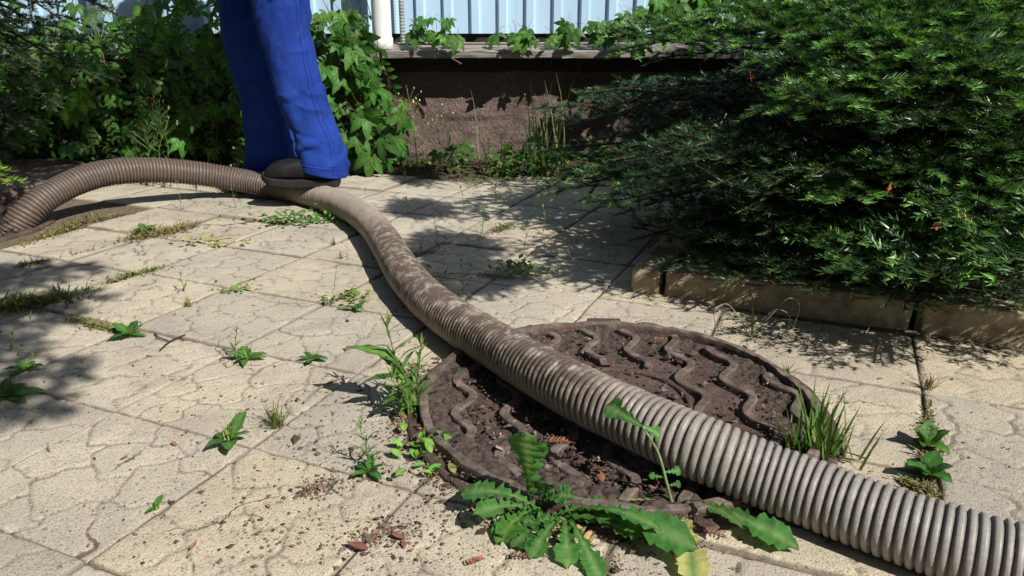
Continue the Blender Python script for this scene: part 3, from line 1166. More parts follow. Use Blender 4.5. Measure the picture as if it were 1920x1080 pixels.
def bough_shoots(base, tip, lift, width, rg, start=.18, sub=True, sp=.080):
    """main axis + flat sprays: list of (p0, p1, up, main?)"""
    base, tip = np.array(base, float), np.array(tip, float)
    L = np.linalg.norm(tip - base)
    ts = np.linspace(0, 1, 14)
    mid = (base + tip) / 2 + np.array([0, 0, lift])
    ax = ((1 - ts) ** 2)[:, None] * base + (2 * ts * (1 - ts))[:, None] * mid + (ts ** 2)[:, None] * tip
    ax += rg.normal(0, .008, ax.shape) * np.sin(pi * ts)[:, None]
    shoots = []
    n = int(L / sp)
    for q in range(13):
        shoots.append((ax[q], ax[q + 1], np.array([0, 0, 1.0]), ts[q] < .3, ts[q] ** 2))
    for k in range(n):
        t_ = start + (1 - start) * (k + rg.uniform(-.3, .3)) / n
        t_ = min(max(t_, 0), .995)
        p = np.array([np.interp(t_, ts, ax[:, c]) for c in range(3)])
        q = min(int(t_ * 13), 12)
        tg = unit(ax[q + 1] - ax[q])
        side = unit(np.cross(tg, (0, 0, 1)))
        for sgn in (-1, 1):
            ln = width * (1 - t_) ** .65 * rg.uniform(.65, 1.15) + .045
            if t_ < .35:
                ln *= .6 + t_
            if rg.rand() < .08:
                continue
            dd = unit(tg * rg.uniform(.6, .95) + side * sgn + np.array([0, 0, rg.uniform(-.25, .38)]))
            e = p + dd * ln + np.array([0, 0, -.10 * ln])
            m_ = (p + e) / 2 + np.array([0, 0, .05 * ln])
            up = unit(np.array([rg.normal(0, .18), rg.normal(0, .18), 1.0]))
            shoots.append((p, m_, up, False, .15 * t_))
            shoots.append((m_, e, up, False, .35 + .6 * t_))
            if not sub:
                continue
            ns = int(ln / .072)
            for s_ in range(ns):
                u = (s_ + .6) / (ns + .4)
                pp_ = p + (e - p) * u + np.array([0, 0, .05 * ln * 4 * u * (1 - u)])
                sd = unit(np.cross(dd, up))
                for sg in (-1, 1):
                    if rg.rand() < .15:
                        continue
                    l2 = (.46 * ln * (1 - u) + .036) * rg.uniform(.6, 1.2)
                    d2 = unit(dd * rg.uniform(.6, 1.0) + sd * sg + np.array([0, 0, rg.uniform(-.25, .45)]))
                    shoots.append((pp_, pp_ + d2 * l2, up, False, (.25 + .75 * u) * (.35 + .65 * t_)))
    return ax, shoots


def needle_arrays(shoots, rg, dens, nl, nw, c_in, c_tip, tipgain=1.0):
    P0 = np.array([s_[0] for s_ in shoots])
    P1 = np.array([s_[1] for s_ in shoots])
    U = np.array([s_[2] for s_ in shoots])
    bare = np.array([s_[3] for s_ in shoots])
    wt = np.array([s_[4] for s_ in shoots])
    L = np.linalg.norm(P1 - P0, axis=1)
    cnt = np.maximum((L * dens).astype(int), 3)
    cnt[bare] = 0
    ii = np.repeat(np.arange(len(P0)), cnt)
    n = len(ii)
    tt = rg.rand(n) ** .85
    D = unit(P1 - P0)[ii]
    up = U[ii]
    sd = unit(np.cross(D, up))
    up2 = np.cross(sd, D)
    phi = rg.uniform(-.2, pi + .2, n)              # mostly upper half, combed sideways
    comb = np.cos(phi)
    R = sd * (np.sign(comb) * np.abs(comb) ** .7)[:, None] + up2 * (np.sin(phi) * .55)[:, None]
    fwd = rg.uniform(.35, .85, n)[:, None] + (tt[:, None] > .93) * .9
    dirn = unit(D * fwd + R)
    ln = nl * rg.uniform(.7, 1.2, n)
    b = P0[ii] + (P1 - P0)[ii] * tt[:, None]
    w = unit(np.cross(dirn, up2 + .4 * rg.normal(0, 1, (n, 3)))) * (nw * rg.uniform(.8, 1.2, n))[:, None] * .62
    tip = b + dirn * ln[:, None]
    V = np.empty((n, 3, 3))
    V[:, 0], V[:, 1], V[:, 2] = b + w, tip, b - w
    br = rg.uniform(.65, 1.25, n)[:, None]
    young_lit = np.clip((tt - .1) * 1.3, 0, 1)[:, None] * tipgain * (wt * rg.uniform(.3, 1.25, len(P0)))[ii][:, None]  # new growth at the tips, plus light painted per bough through tipgain
    young_lit = np.minimum(young_lit, 1.15)
    c = (np.array(c_in) * (1 - young_lit) + np.array(c_tip) * young_lit) * br
    return V.reshape(-1, 3), np.arange(n * 3).reshape(-1, 3), np.repeat(c, 3, axis=0)


def twig_arrays(shoots, ax):
    mb_ = MB()
    tube(mb_, ax, np.linspace(.011, .002, len(ax)), 6, (.075, .058, .042))
    P0 = np.array([s_[0] for s_ in shoots])
    P1 = np.array([s_[1] for s_ in shoots])
    D = unit(P1 - P0)
    a = unit(np.cross(D, np.array([.3, .2, 1.0])))
    b = np.cross(D, a)
    n = len(P0)
    V = np.empty((n, 6, 3))
    for k in range(3):
        o_ = (a * cos(2.094 * k) + b * sin(2.094 * k)) * .0016
        V[:, k] = P0 + o_
        V[:, 3 + k] = P1 + o_ * .5
    base = np.arange(n)[:, None] * 6
    F = np.concatenate([base + np.array([[k, (k + 1) % 3, 3 + (k + 1) % 3, 3 + k]]) for k in range(3)])
    return mb_, V.reshape(-1, 3), F


def make_bough(parent, origin, base, tip, lift, width, rg, dens, nl=.0200, nw=.0026, c_in=(.020, .050, .018), c_tip=(.055, .135, .025), start=.18, sub=True, sp=.066, tipgain=1.0, twigs=True):
    ax, sh = bough_shoots(base, tip, lift, width, rg, start, sub, sp)
    V, F, C = needle_arrays(sh, rg, dens, nl, nw, c_in, c_tip, tipgain)
    og = np.array(origin)
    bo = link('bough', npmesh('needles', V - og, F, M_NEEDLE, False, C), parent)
    if twigs:
        mb_, Vt_, Ft_ = twig_arrays(sh, ax)
        mb_.add(Vt_, Ft_, (.045, .042, .022))
        mb_.V = [v - og for v in mb_.V]
        link('twigs', mb_.mesh('twigs', M_DRY), bo)
    return bo


FT = np.array([1.72, 2.85, .0])
fir = thing('fir_tree', 'dense dark green fir with spreading low boughs behind the kerb', 'tree', tuple(FT))
mb = MB()
tube(mb, [(0, 0, -.05), (.01, 0, .3), (0, .01, .8), (.01, 0, 1.2), (0, 0, 1.6)], [.075, .062, .05, .03, .008], 12)
link('trunk', mb.mesh('trunk', M_BARK, True), fir)
rg = np.random.RandomState(21)
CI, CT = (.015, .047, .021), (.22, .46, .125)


def fb(zb, tip, lift=.06, width=.34, dens=460, **kw):
    width, dens = width * 1.12, dens * (2.45 if kw.get('tipgain', 0) > 1.1 else 1.15)
    base = FT + np.array([0, 0, zb])
    kw.setdefault('c_in', CI)
    kw.setdefault('c_tip', CT)
    make_bough(fir, FT, base, tip, lift, width, rg, dens, **kw)


# boughs the photograph shows: tip direction, distance, height at the trunk
for (x, y, Y, zb, lift, wd, dens, tg) in (
        (1150, 70, 2.30, .62, .10, .36, 560, 1.4), (1215, 112, 2.45, .58, .05, .30, 480, 1.0), (1290, 78, 2.20, .64, .10, .36, 560, 1.4),
        (1370, 92, 2.02, .66, .10, .38, 580, 1.4), (1440, 128, 1.85, .62, .12, .38, 580, 1.4), (1530, 92, 1.72, .66, .10, .36, 580, 1.4),
        (1600, 150, 1.60, .60, .10, .36, 560, 1.4), (1690, 110, 1.62, .62, .07, .36, 560, 1.4), (1760, 160, 1.52, .60, .10, .36, 540, 1.3),
        (1850, 130, 1.55, .60, .06, .36, 540, 1.3), (1920, 205, 1.45, .54, .05, .36, 520, 1.2), (1990, 170, 1.70, .56, .05, .36, 480, 1.2),
        (1012, 368, 2.42, .30, .08, .36, 500, 1.3), (1085, 335, 2.28, .34, .06, .34, 460, 1.0), (1035, 228, 2.75, .36, .04, .36, 440, .8),
        (1110, 262, 2.55, .38, .04, .36, 440, .8), (1180, 225, 2.70, .42, .04, .34, 420, .7), (1230, 290, 1.72, .38, .04, .36, 420, .8),
        (1150, 405, 2.05, .28, .06, .34, 420, .9), (1240, 430, 1.85, .25, .05, .32, 420, .9), (1340, 300, 1.60, .42, .05, .36, 430, .9),
        (1330, 455, 1.70, .26, .05, .32, 420, .8), (1430, 440, 1.60, .28, .05, .32, 420, .8), (1440, 215, 1.58, .50, .06, .36, 440, 1.2),
        (1410, 370, 1.62, .38, .05, .34, 420, .7), (1520, 330, 1.55, .42, .05, .34, 420, .7), (1560, 205, 1.58, .52, .06, .36, 440, 1.2),
        (1562, 382, 1.50, .36, .10, .30, 600, 1.5), (1680, 325, 1.52, .38, .08, .32, 520, 1.2), (1800, 395, 1.40, .34, .10, .32, 540, 1.3),
        (1888, 478, 1.30, .30, .10, .28, 600, 1.5), (1680, 500, 1.48, .26, .05, .28, 460, .9), (1560, 480, 1.55, .24, .04, .28, 420, .7),
        (1710, 545, 1.42, .22, .03, .22, 460, 1.0), (1840, 545, 1.32, .24, .03, .26, 440, .9), (1940, 560, 1.25, .26, .03, .26, 420, .9),
        (1900, 300, 1.50, .46, .08, .36, 500, 1.2), (1750, 225, 1.45, .52, .08, .36, 480, 1.1), (1650, 250, 1.52, .50, .06, .36, 460, 1.0),
        (1250, 310, 1.60, .36, .04, .32, 420, .7), (1200, 352, 1.75, .32, .04, .32, 420, .8), (1150, 300, 1.95, .36, .04, .32, 420, .8), (1115, 385, 1.98, .26, .04, .32, 440, 1.2), (1500, 190, 1.52, .52, .05, .32, 440, 1.2), (1255, 508, 1.70, .14, .02, .22, 440, .8), (1370, 528, 1.60, .14, .02, .22, 440, .8), (1510, 552, 1.49, .15, .02, .22, 440, .9), (1660, 575, 1.40, .15, .02, .22, 440, 1.0), (985, 205, 2.95, .40, .04, .36, 420, .9), (1000, 285, 2.72, .34, .04, .36, 420, 1.0), (1080, 175, 2.90, .46, .05, .36, 420, .9), (1050, 320, 2.5, .3, .04, .34, 440, 1.2), (1440, 350, 1.55, .40, .05, .30, 440, .6), (1380, 400, 1.62, .34, .05, .30, 440, .6), (1330, 350, 1.58, .36, .05, .32, 440, .6),
        (1165, 92, 2.20, .62, .08, .36, 560, 1.4), (1250, 60, 2.35, .66, .08, .36, 560, 1.4), (1290, 492, 1.72, .16, .03, .26, 440, .8), (1440, 512, 1.58, .17, .03, .26, 440, .8), (1590, 535, 1.47, .17, .03, .24, 460, 1.0), (1850, 585, 1.27, .18, .03, .22, 460, 1.0), (1180, 452, 1.98, .18, .04, .28, 440, .9),
        (2000, 420, 1.30, .40, .08, .34, 460, 1.1), (2080, 500, 1.18, .34, .06, .30, 400, 1.0), (2100, 330, 1.40, .46, .04, .34, 400, 1.0)):
    fb(zb, atY(x, y, Y), lift, wd, dens, tipgain=tg if tg > 1.1 else tg * .45, sp=.082 if tg > 1.1 else .088)  # sunlit boughs get brighter tip colour, shaded ones duller: light painted in
# boughs outside the frame (above and at the right) whose shadows lie on the tiles
ST = np.array(SUN_TO)
for (px_, py_, h_) in ((760, 400, 1.12), (800, 480, 1.05), (750, 335, 1.2), (840, 545, 1.0)):
    g_ = gnd(px_, py_, 0)
    fb(min(h_ + .05, 1.25), g_ + ST * (h_ / ST[2]), .05, .60, 420, start=.86, sp=.05, twigs=False, nw=.004)
for (px_, py_, h_) in ((1400, 640, .19), (1480, 660, .21), (1600, 660, .20), (1700, 650, .22), (1800, 665, .24), (1890, 660, .26), (1330, 580, .20), (1450, 600, .22), (1600, 610, .20), (1760, 620, .20), (1560, 690, .26), (1860, 690, .28)):
    g_ = gnd(px_, py_, 0)
    fb(h_ + .05, g_ + ST * (h_ / ST[2]), .03, .30, 330, start=.3, twigs=False, nw=.0038)
# filling boughs, tier by tier; the short top tiers stay close to the trunk
for k in range(32):
    zb = .10 + 1.35 * (k / 31.)
    a = k * 2.399 + .4
    Lb = (.95 if zb < .55 else max(.12, .78 - .48 * (zb - .55) / .9)) * rg.uniform(.8, 1.05)
    tip = FT + np.array([Lb * cos(a), Lb * sin(a), zb + (-.08 if zb < .6 else .06) + rg.uniform(-.04, .04)])
    if tip[0] / max(tip[1], .1) < (.27 if zb > .6 else .13):
        continue
    fb(zb, tip, .05, .34, 300, twigs=False)
# dead rusty sprigs
dead = MB()
for (x, y, Y) in ((1408, 143, 1.93), (1620, 145, 1.93), (1645, 190, 1.74), (1665, 358, 1.48), (1757, 425, 1.36), (1812, 410, 1.36)):
    p = atY(x, y, Y - .05)
    for q in range(9):
        d_ = unit(np.array([rg.normal(), rg.normal(), rg.normal() + .3]))
        w = unit(np.cross(d_, rg.normal(size=3))) * .0022
        e = p + d_ * rg.uniform(.008, .020)
        m_ = (p + e) / 2
        dead.add([p - FT, m_ + w - FT, e - FT, m_ - w - FT], [(0, 1, 2, 3)], (.30, .10, .045))
link('dead_needles', dead.mesh('dead_needles', M_DRY), fir, label='rusty dead needle sprigs')

# dark conifer at the left edge
JT = np.array([-2.55, 2.75, 0.])
con = thing('conifer', 'dark drooping conifer reaching in at the upper left corner', 'tree', tuple(JT))
mb = MB()
tube(mb, [(0, 0, -.05), (0, .01, .6), (.01, 0, 1.4), (0, 0, 2.2)], [.07, .055, .035, .01], 10)
link('trunk', mb.mesh('trunk', M_BARK, True), con)
rg = np.random.RandomState(8)
for (x, y, Y, zb) in ((205, 20, 2.75, 1.15), (150, 90, 2.65, 1.05), (190, 150, 2.75, .95), (110, 200, 2.6, .9), (120, 40, 2.5, 1.2), (60, 250, 2.55, .75), (70, 130, 2.45, 1.0), (30, 60, 2.4, 1.15), (150, -60, 2.7, 1.3), (60, -90, 2.6, 1.4), (20, 300, 2.75, .6)):
    make_bough(con, JT, JT + np.array([0, 0, zb]), atY(x, y, Y), .10, .26, rg, 1000, .019, .0028, (.014, .032, .016), (.035, .075, .02), .25)
make_bough(con, JT, JT + np.array([0, 0, .55]), atY(14, 345, 2.2), .06, .10, rg, 500, .022, .003, (.10, .20, .03), (.28, .42, .04), .6)

# fir standing behind the photographer, its boughs shade the left edge
BT = np.array([-.75, -.62, 0.])
bfir = thing('fir_tree', 'tall fir outside the picture whose boughs shade the left edge', 'tree', tuple(BT))
mb = MB()
tube(mb, [(0, 0, -.05), (0, .02, 1.2), (.02, 0, 2.8), (0, 0, 4.6)], [.11, .09, .06, .01], 10)
link('trunk', mb.mesh('trunk', M_BARK, True), bfir)
for (px_, py_, h_) in ((200, 555, 1.75), (150, 590, 1.7), (160, 690, 1.8), (80, 640, 1.9), (190, 500, 2.0), (90, 500, 2.0), (40, 730, 1.8), (120, 760, 1.75)):
    g_ = gnd(px_, py_, 0)
    make_bough(bfir, BT, BT + np.array([0, 0, h_ + .15]), g_ + ST * (h_ / ST[2]), .12, .34, rg, 480, .024, .008, start=.3, sp=.06, twigs=False)
for (px_, py_, h_) in ((40, 60, 3.2), (110, 180, 3.4), (300, 150, 3.8), (390, 90, 4.0), (400, 230, 3.7), (60, 270, 3.1)):
    p_ = atY(px_, py_, 3.4)
    make_bough(bfir, BT, BT + np.array([0, 0, h_ + .1]), p_ + ST * ((h_ - p_[2]) / ST[2]), .12, .34, rg, 230, .026, .011, start=.35, sp=.07, twigs=False)

# trees added outside the picture to hold back sky light
def sky_block_tree(loc, h, cw, label, seed):
    r = np.random.RandomState(seed)
    root = thing('sky_block_tree', label, 'tree', loc, 'added trees that hold back sky light')
    m_ = MB()
    tube(m_, [(0, 0, -.05), (.05, .02, h * .35), (-.04, .05, h * .7), (0, 0, h * .95)], [.14, .11, .07, .02], 10)
    for q in range(7):
        a_ = q * 2.4
        z_ = h * (.3 + .08 * q)
        tube(m_, [(0, 0, z_), (cos(a_) * cw * .4, sin(a_) * cw * .4, z_ + h * .08), (cos(a_) * cw * .75, sin(a_) * cw * .75, z_ + h * .12)], [.05, .03, .01], 6)
    link('trunk', m_.mesh('trunk', M_BARK, True), root)
    n_ = 7000
    u_ = unit(r.normal(size=(n_, 3)))
    rad_ = r.rand(n_) ** .42 * (1 + .25 * fbm(u_, 2.2, 2, seed))
    c_ = u_ * rad_[:, None] * np.array([cw, cw, h * .46]) + np.array([0, 0, h * .54])
    a1 = unit(r.normal(size=(n_, 3)))
    b1 = unit(np.cross(a1, r.normal(size=(n_, 3))))
    sz = r.uniform(.07, .14, n_)[:, None]
    V_ = np.stack([c_ - a1 * sz, c_ + b1 * sz * .55, c_ + a1 * sz, c_ - b1 * sz * .55], 1)
    cc_ = np.array((.035, .085, .022)) * r.uniform(.6, 1.3, n_)[:, None]
    link('crown', npmesh('crown', V_.reshape(-1, 3), np.arange(4 * n_).reshape(-1, 4), M_LEAF, False, np.repeat(cc_, 4, axis=0)), root)


for (x, y, h, cw, lab, sd) in ((-4.2, .6, 4.6, 1.7, 'leafy tree left of the yard, added outside the picture to cut sky light', 1), (-3.6, -3.2, 5.2, 2.1, 'leafy tree behind left, added outside the picture to cut sky light', 2),
                               (-.3, -4.6, 4.4, 1.9, 'leafy tree straight behind the photographer, added unseen to cut sky light', 3), (5.2, 1.6, 4.6, 1.8, 'leafy tree right of the yard, added outside the picture to cut sky light', 4),
                               (4.6, 4.6, 4.6, 1.6, 'leafy tree behind the right end of the wall, added unseen to cut sky light', 5), (-4.6, 3.6, 4.2, 1.5, 'leafy tree beyond the left end of the hose, added unseen to cut sky light', 6)):
    sky_block_tree((x, y, 0), h, cw, lab, sd)

# ------------------------------------------------------------------ leaves
def leaf_arrays(L, W, shape, n=7, fold=.25, droop=.3, col=(.05, .14, .03), midc=None, serr=0.0, cols=1, wave=0.0, seed=0):
    """leaf along +Y from the origin, normal +Z; cols = strips per half"""
    rr = random.Random(seed)
    V, C, F = [], [], []
    midc = midc or tuple(x * 1.35 for x in col)
    K = 2 * cols + 1
    y, z, ang = 0.0, 0.0, 0.0
    for i in range(n + 1):
        t_ = i / n
        w = W * .5 * shape(t_) * (1 + (serr if i % 2 else -serr) * (0 < i < n))
        for k in range(-cols, cols + 1):
            u = k / cols
            zz2 = z + abs(u) * w * fold + wave * W * sin(i * 2.1 + 2 * k) * abs(u)
            V.append((u * w, y - abs(u) * w * .10, zz2))
            C.append(midc if k == 0 else tuple(c * (1 + .12 * sin(i * 3.3 + k)) for c in col))
        ang = -droop * t_ * 1.6
        y += L / n * cos(ang)
        z += L / n * sin(ang)
    for i in range(n):
        for k in range(K - 1):
            a = i * K + k
            F.append((a, a + 1, a + K + 1, a + K))
    return np.array(V), F, np.array(C)


ovate = lambda t: max(.02, sin(pi * min(1, t * .92 + .06)) ** .8 * (1.15 - .5 * t))
ellip = lambda t: max(.03, sin(pi * min(.99, .03 + t * .96)) ** .75)
lance = lambda t: max(.02, sin(pi * min(.99, .04 + t * .95)) ** .9 * (1.1 - .35 * t))


def dandel(t):
    saw = (t * 5.2) % 1.0
    lob = (.42 + .58 * saw) if t < .66 else 1.0
    return max(.05, (.16 + .95 * t ** 1.0) * lob * (1 - max(0, (t - .80) / .20) ** 2.2))


def rotz(V, a):
    c, s = cos(a), sin(a)
    return np.c_[V[:, 0] * c - V[:, 1] * s, V[:, 0] * s + V[:, 1] * c, V[:, 2]]


def palmate(seed):
    r = random.Random(seed)
    mb_ = MB()
    base = (.048 * r.uniform(.8, 1.2), .125 * r.uniform(.85, 1.2), .022)
    for k in range(5):
        a = radians((-92, -46, 0, 46, 92)[k] + r.uniform(-8, 8))
        L = (.062, .088, .10, .088, .062)[k] * r.uniform(.9, 1.1)
        V, F, C = leaf_arrays(L, L * .48, ovate, 8, .22, r.uniform(.3, .75), base, serr=.08, seed=seed + k)
        V[:, 1] += .006
        mb_.add(rotz(V, a), F, C)
    tube(mb_, [(0, 0, 0), (0, -.03, .004), (.004, -.06, .0), (.006, -.085, -.012)], .0011, 4, (.16, .07, .04))
    return mb_.mesh('creeper_leaf', M_CREEP, True)


PALM = [palmate(s) for s in range(6)]


def pinnate(seed):
    """shrub twig with paired oval leaflets"""
    r = random.Random(seed)
    mb_ = MB()
    base = (.050 * r.uniform(.8, 1.3), .115 * r.uniform(.85, 1.2), .025)
    tube(mb_, [(0, -.07, 0), (0, 0, .004), (.004, .06, .002), (0, .12, -.01)], .0011, 4, (.10, .09, .04))
    for k in range(4):
        for sg in (-1, 1):
            L = .055 * r.uniform(.7, 1.15)
            V, F, C = leaf_arrays(L, L * .46, ellip, 6, .2, r.uniform(.2, .7), tuple(c * r.uniform(.8, 1.2) for c in base), seed=seed + k)
            V = rotz(V, -sg * radians(r.uniform(45, 75)))
            V[:, 1] += -.03 + k * .042
            mb_.add(V, F, C)
    V, F, C = leaf_arrays(.06, .027, ellip, 6, .2, .4, base)
    V[:, 1] += .118
    mb_.add(V, F, C)
    return mb_.mesh('shrub_leaf', M_CREEP, True)


PINN = [pinnate(s) for s in range(4)]


def orient(o, n, ydir, loc, s):
    n = Vector(n).normalized()
    y = Vector(ydir)
    y = (y - n * y.dot(n)).normalized()
    x = y.cross(n)
    m = Matrix((x, y, n)).transposed().to_4x4()
    o.matrix_local = Matrix.Translation(Vector(loc)) @ m @ Matrix.Diagonal((s, s, s, 1))


def vine(name, label, anchor, spots, stems, group=None, n_up=.45, scale=1.0, seed=1, mixed=0.0):
    """spots: world positions of leaves"""
    an = np.array(anchor)
    root = thing(name, label, 'vine', tuple(an), group)
    r = random.Random(seed)
    mb_ = MB()
    for st in stems:
        P = catmull(np.array(st, float) - an, 6)
        tube(mb_, P, np.linspace(.004, .0016, len(P)), 5, (.10, .065, .04))
    if stems:
        link('stem', mb_.mesh('stem', M_DRY, True), root)
    for p in spots:
        o = link('leaf', PINN[r.randrange(4)] if r.random() < mixed else PALM[r.randrange(6)], root)
        nrm = (r.gauss(.25, .45), r.gauss(-.75, .3), r.gauss(n_up, .35))
        yd = (r.gauss(0, .5), -.35, -.8 + r.gauss(0, .35))
        orient(o, nrm, yd, np.array(p) - an, scale * r.choice((r.uniform(.45, .8), r.uniform(.7, 1.2))))
    return root


vr = random.Random(77)


def spots_in(poly_px, n, Y0, Y1):
    out = []
    xs_ = [p[0] for p in poly_px]
    ys_ = [p[1] for p in poly_px]
    while len(out) < n:
        x, y = vr.uniform(min(xs_), max(xs_)), vr.uniform(min(ys_), max(ys_))
        ins, j = False, len(poly_px) - 1
        for i in range(len(poly_px)):
            xi, yi = poly_px[i]
            xj, yj = poly_px[j]
            if (yi > y) != (yj > y) and x < (xj - xi) * (y - yi) / (yj - yi) + xi:
                ins = not ins
            j = i
        if ins:
            p = atY(x, y, vr.uniform(Y0, Y1))
            if p[2] > .03:
                out.append(p)
    return out


# bright creeper beside the worker
poly = [(585, 20), (668, 0), (680, 70), (700, 130), (760, 175), (770, 260), (740, 300), (650, 305), (610, 200), (575, 110)]
sp_ = spots_in(poly, 84, 3.36, 3.56)
b0 = atY(690, 305, 3.5)
stems = [[(b0[0] + dx, 3.52, 0), atY(680 + dx * 60, 220, 3.5), atY(690 + dx * 300, 110, 3.54), atY(650 + dx * 500, -10, 3.58)] for dx in (-.10, 0, .07)]
vine('creeper_vine', 'bright green creeper with five-part leaves climbing right of the blue trousers', (b0[0], 3.52, 0), sp_, stems, 'creepers on the wall', seed=3)
# creeper along the sill
sp_ = spots_in([(765, 38), (850, 30), (862, 74), (800, 78), (770, 70)], 17, 3.50, 3.62) + spots_in([(930, 62), (1060, 40), (1120, 35), (1215, 12), (1215, 80), (930, 80)], 46, 3.48, 3.62)
a0 = atY(760, 92, 3.6)
stems = [[atY(x, 88, 3.6) + np.array([0, 0, .012]) for x in (745, 830, 930, 1020, 1120, 1210)], [atY(865, 120, 3.5), atY(815, 90, 3.55), atY(790, 60, 3.56), atY(770, 35, 3.58)]]
vine('creeper_vine', 'creeper trailing along the grey wooden sill below the blue metal wall', tuple(a0), sp_, stems, 'creepers on the wall', .5, .72, 5)
# creeper high on the right, above the fir
sp_ = spots_in([(1190, -30), (1480, -30), (1440, 18), (1230, 40)], 34, 3.1, 3.4)
a0 = atY(1330, 20, 3.4)
stems = [[(a0[0], 3.5, .6), atY(1300, 10, 3.3), atY(1220, -10, 3.3)], [(a0[0], 3.5, .6), atY(1400, 0, 3.25), atY(1470, -20, 3.2)]]
vine('creeper_vine', 'large-leaved creeper hanging above the fir at the top right', tuple(a0), sp_, stems, 'creepers on the wall', .6, 1.15, 7)
# dense creeper thicket left
poly = [(60, 40), (200, 15), (420, 5), (440, 120), (470, 290), (300, 300), (100, 290), (-20, 290), (-20, 120)]
sp_ = spots_in(poly, 285, 3.22, 3.52)
a0 = atY(280, 300, 3.5)
stems = [[(atY(x, 300, 3.5)[0], 3.5, 0), atY(x + 8, 180, 3.42), atY(x - 12, 70, 3.5), atY(x + 10, -10, 3.55)] for x in (60, 130, 200, 270, 330, 400, 455)]
thick = vine('creeper_thicket', 'dense dark creeper thicket covering the wall behind and left of the worker', (a0[0], 3.5, 0), sp_, stems, 'creepers on the wall', .5, .80, 9, .5)
# inner shaded leaves of the thicket, too many to count
mbV, mbF, mbC = [], [], []
src = []
for me in PALM[:2] + PINN[:2]:
    v = np.array([tuple(x.co) for x in me.vertices])
    f = [tuple(p.vertices) for p in me.polygons if len(p.vertices) == 4]
    c = np.empty(len(v) * 4, np.float32)
    me.color_attributes['col'].data.foreach_get('color', c)
    src.append((v, np.array(f), c.reshape(-1, 4)[:, :3]))
off = 0
fill_spots = spots_in([(-40, -40), (690, -40), (760, 300), (-40, 305)], 720, 3.42, 3.66) + spots_in([(780, 270), (1250, 270), (1250, 330), (780, 330)], 18, 3.3, 3.6)
fill_spots = [p for p in fill_spots if not (p[2] > .60 and vr.random() < .72)]
for p in fill_spots:
    v, f, c = src[vr.randrange(4)]
    nrm = Vector((vr.gauss(.2, .5), vr.gauss(-.7, .4), vr.gauss(.45, .4))).normalized()
    yd = Vector((vr.gauss(0, .6), -.3, -.7))
    yd = (yd - nrm * yd.dot(nrm)).normalized()
    xx_ = yd.cross(nrm)
    R = np.array([xx_, yd, nrm])
    s = vr.uniform(.5, .95)
    mbV.append((v * s) @ R + p - np.array([a0[0], 3.5, 0]))
    mbF.append(f + off)
    mbC.append(c * vr.uniform(.6, 1.0))
    off += len(v)
link('inner_leaves', npmesh('inner_leaves', np.vstack(mbV), np.vstack(mbF), M_CREEP, True, np.vstack(mbC)), thick, kind='stuff')

# ------------------------------------------------------------------ weeds
def place_leaf(mb_, arr, yaw, pitch_, base=(0, 0, 0), roll_=0.0):
    V, F, C = arr
    m = Matrix.Rotation(yaw, 3, 'Z') @ Matrix.Rotation(pitch_, 3, 'X') @ Matrix.Rotation(roll_, 3, 'Y')
    mb_.add(np.array(V) @ np.array(m).T + np.array(base), F, C)


G1, G2, G3 = (.075, .17, .038), (.10, .20, .045), (.16, .26, .055)


def leaf_obj(parent, arr, yaw, pitch_, base=(0, 0, 0), roll_=0.0, mat=None, label=None):
    V, F, C = arr
    mb_ = MB()
    mb_.add(V, F, C)
    o = link('leaf', mb_.mesh('leaf', mat or M_LEAF, True), parent, base, label=label)
    o.rotation_euler = (Matrix.Rotation(yaw, 3, 'Z') @ Matrix.Rotation(pitch_, 3, 'X') @ Matrix.Rotation(roll_, 3, 'Y')).to_euler()
    return o


_pl = 0


def plantain(loc, label, n=5, L=.055, W=.03, seed=0, rise=.35, col=G1):
    """broad-leaved rosette"""
    root = thing('broadleaf_weed', label, 'weed', tuple(loc), 'small weeds in the joints')
    r = random.Random(seed)
    for k in range(n):
        a = 2 * pi * k / n + r.uniform(-.4, .4)
        l = L * r.uniform(.65, 1.15)
        leaf_obj(root, leaf_arrays(l, W * l / L, ellip, 7, .18, r.uniform(.25, .7), col, cols=2, wave=.07, serr=.04, seed=k), a, r.uniform(.4, 1.3) * rise + .15, (0, 0, .003))
    m_ = MB()
    blades(m_, (0, 0, 0), 9, L * .7, r, G3, .0016, .9, .6)
    stemmy(m_, (.004, .003, 0), L * .8, r, L * .3, 7, (.01, .004), G2, .0008)
    link('sprig', m_.mesh('sprig', M_LEAF), root)
    return root


def stemmy(mb_, base, h, r, leafL=.03, n=16, lean=(0, 0), col=G2, thick=.0013, top=True, W=.16):
    """upright stalk with narrow leaves"""
    P = np.array([(base[0] + lean[0] * t_ * t_, base[1] + lean[1] * t_ * t_, base[2] + h * t_) for t_ in np.linspace(0, 1, 9)])
    P[1:, :2] += np.array([(r.gauss(0, .02 * h), r.gauss(0, .02 * h)) for _ in range(8)])
    tube(mb_, P, np.linspace(thick, thick * .5, 9), 5, tuple(c * 1.1 for c in col), False)
    for k in range(n):
        t_ = (k + .8) / (n + .5)
        p = [np.interp(t_, np.linspace(0, 1, 9), P[:, c]) for c in range(3)]
        l = leafL * (1.15 - .55 * t_) * r.uniform(.7, 1.2)
        place_leaf(mb_, leaf_arrays(l, l * W, lance, 4, .2, r.uniform(.1, .6), col, seed=k), k * 2.4 + r.uniform(-.3, .3), r.uniform(.35, 1.0), p)
    if top:
        for k in range(5):
            l = leafL * .6
            place_leaf(mb_, leaf_arrays(l, l * W, lance, 3, .2, .1, G3, seed=k), k * 1.26, 1.2, P[-1])


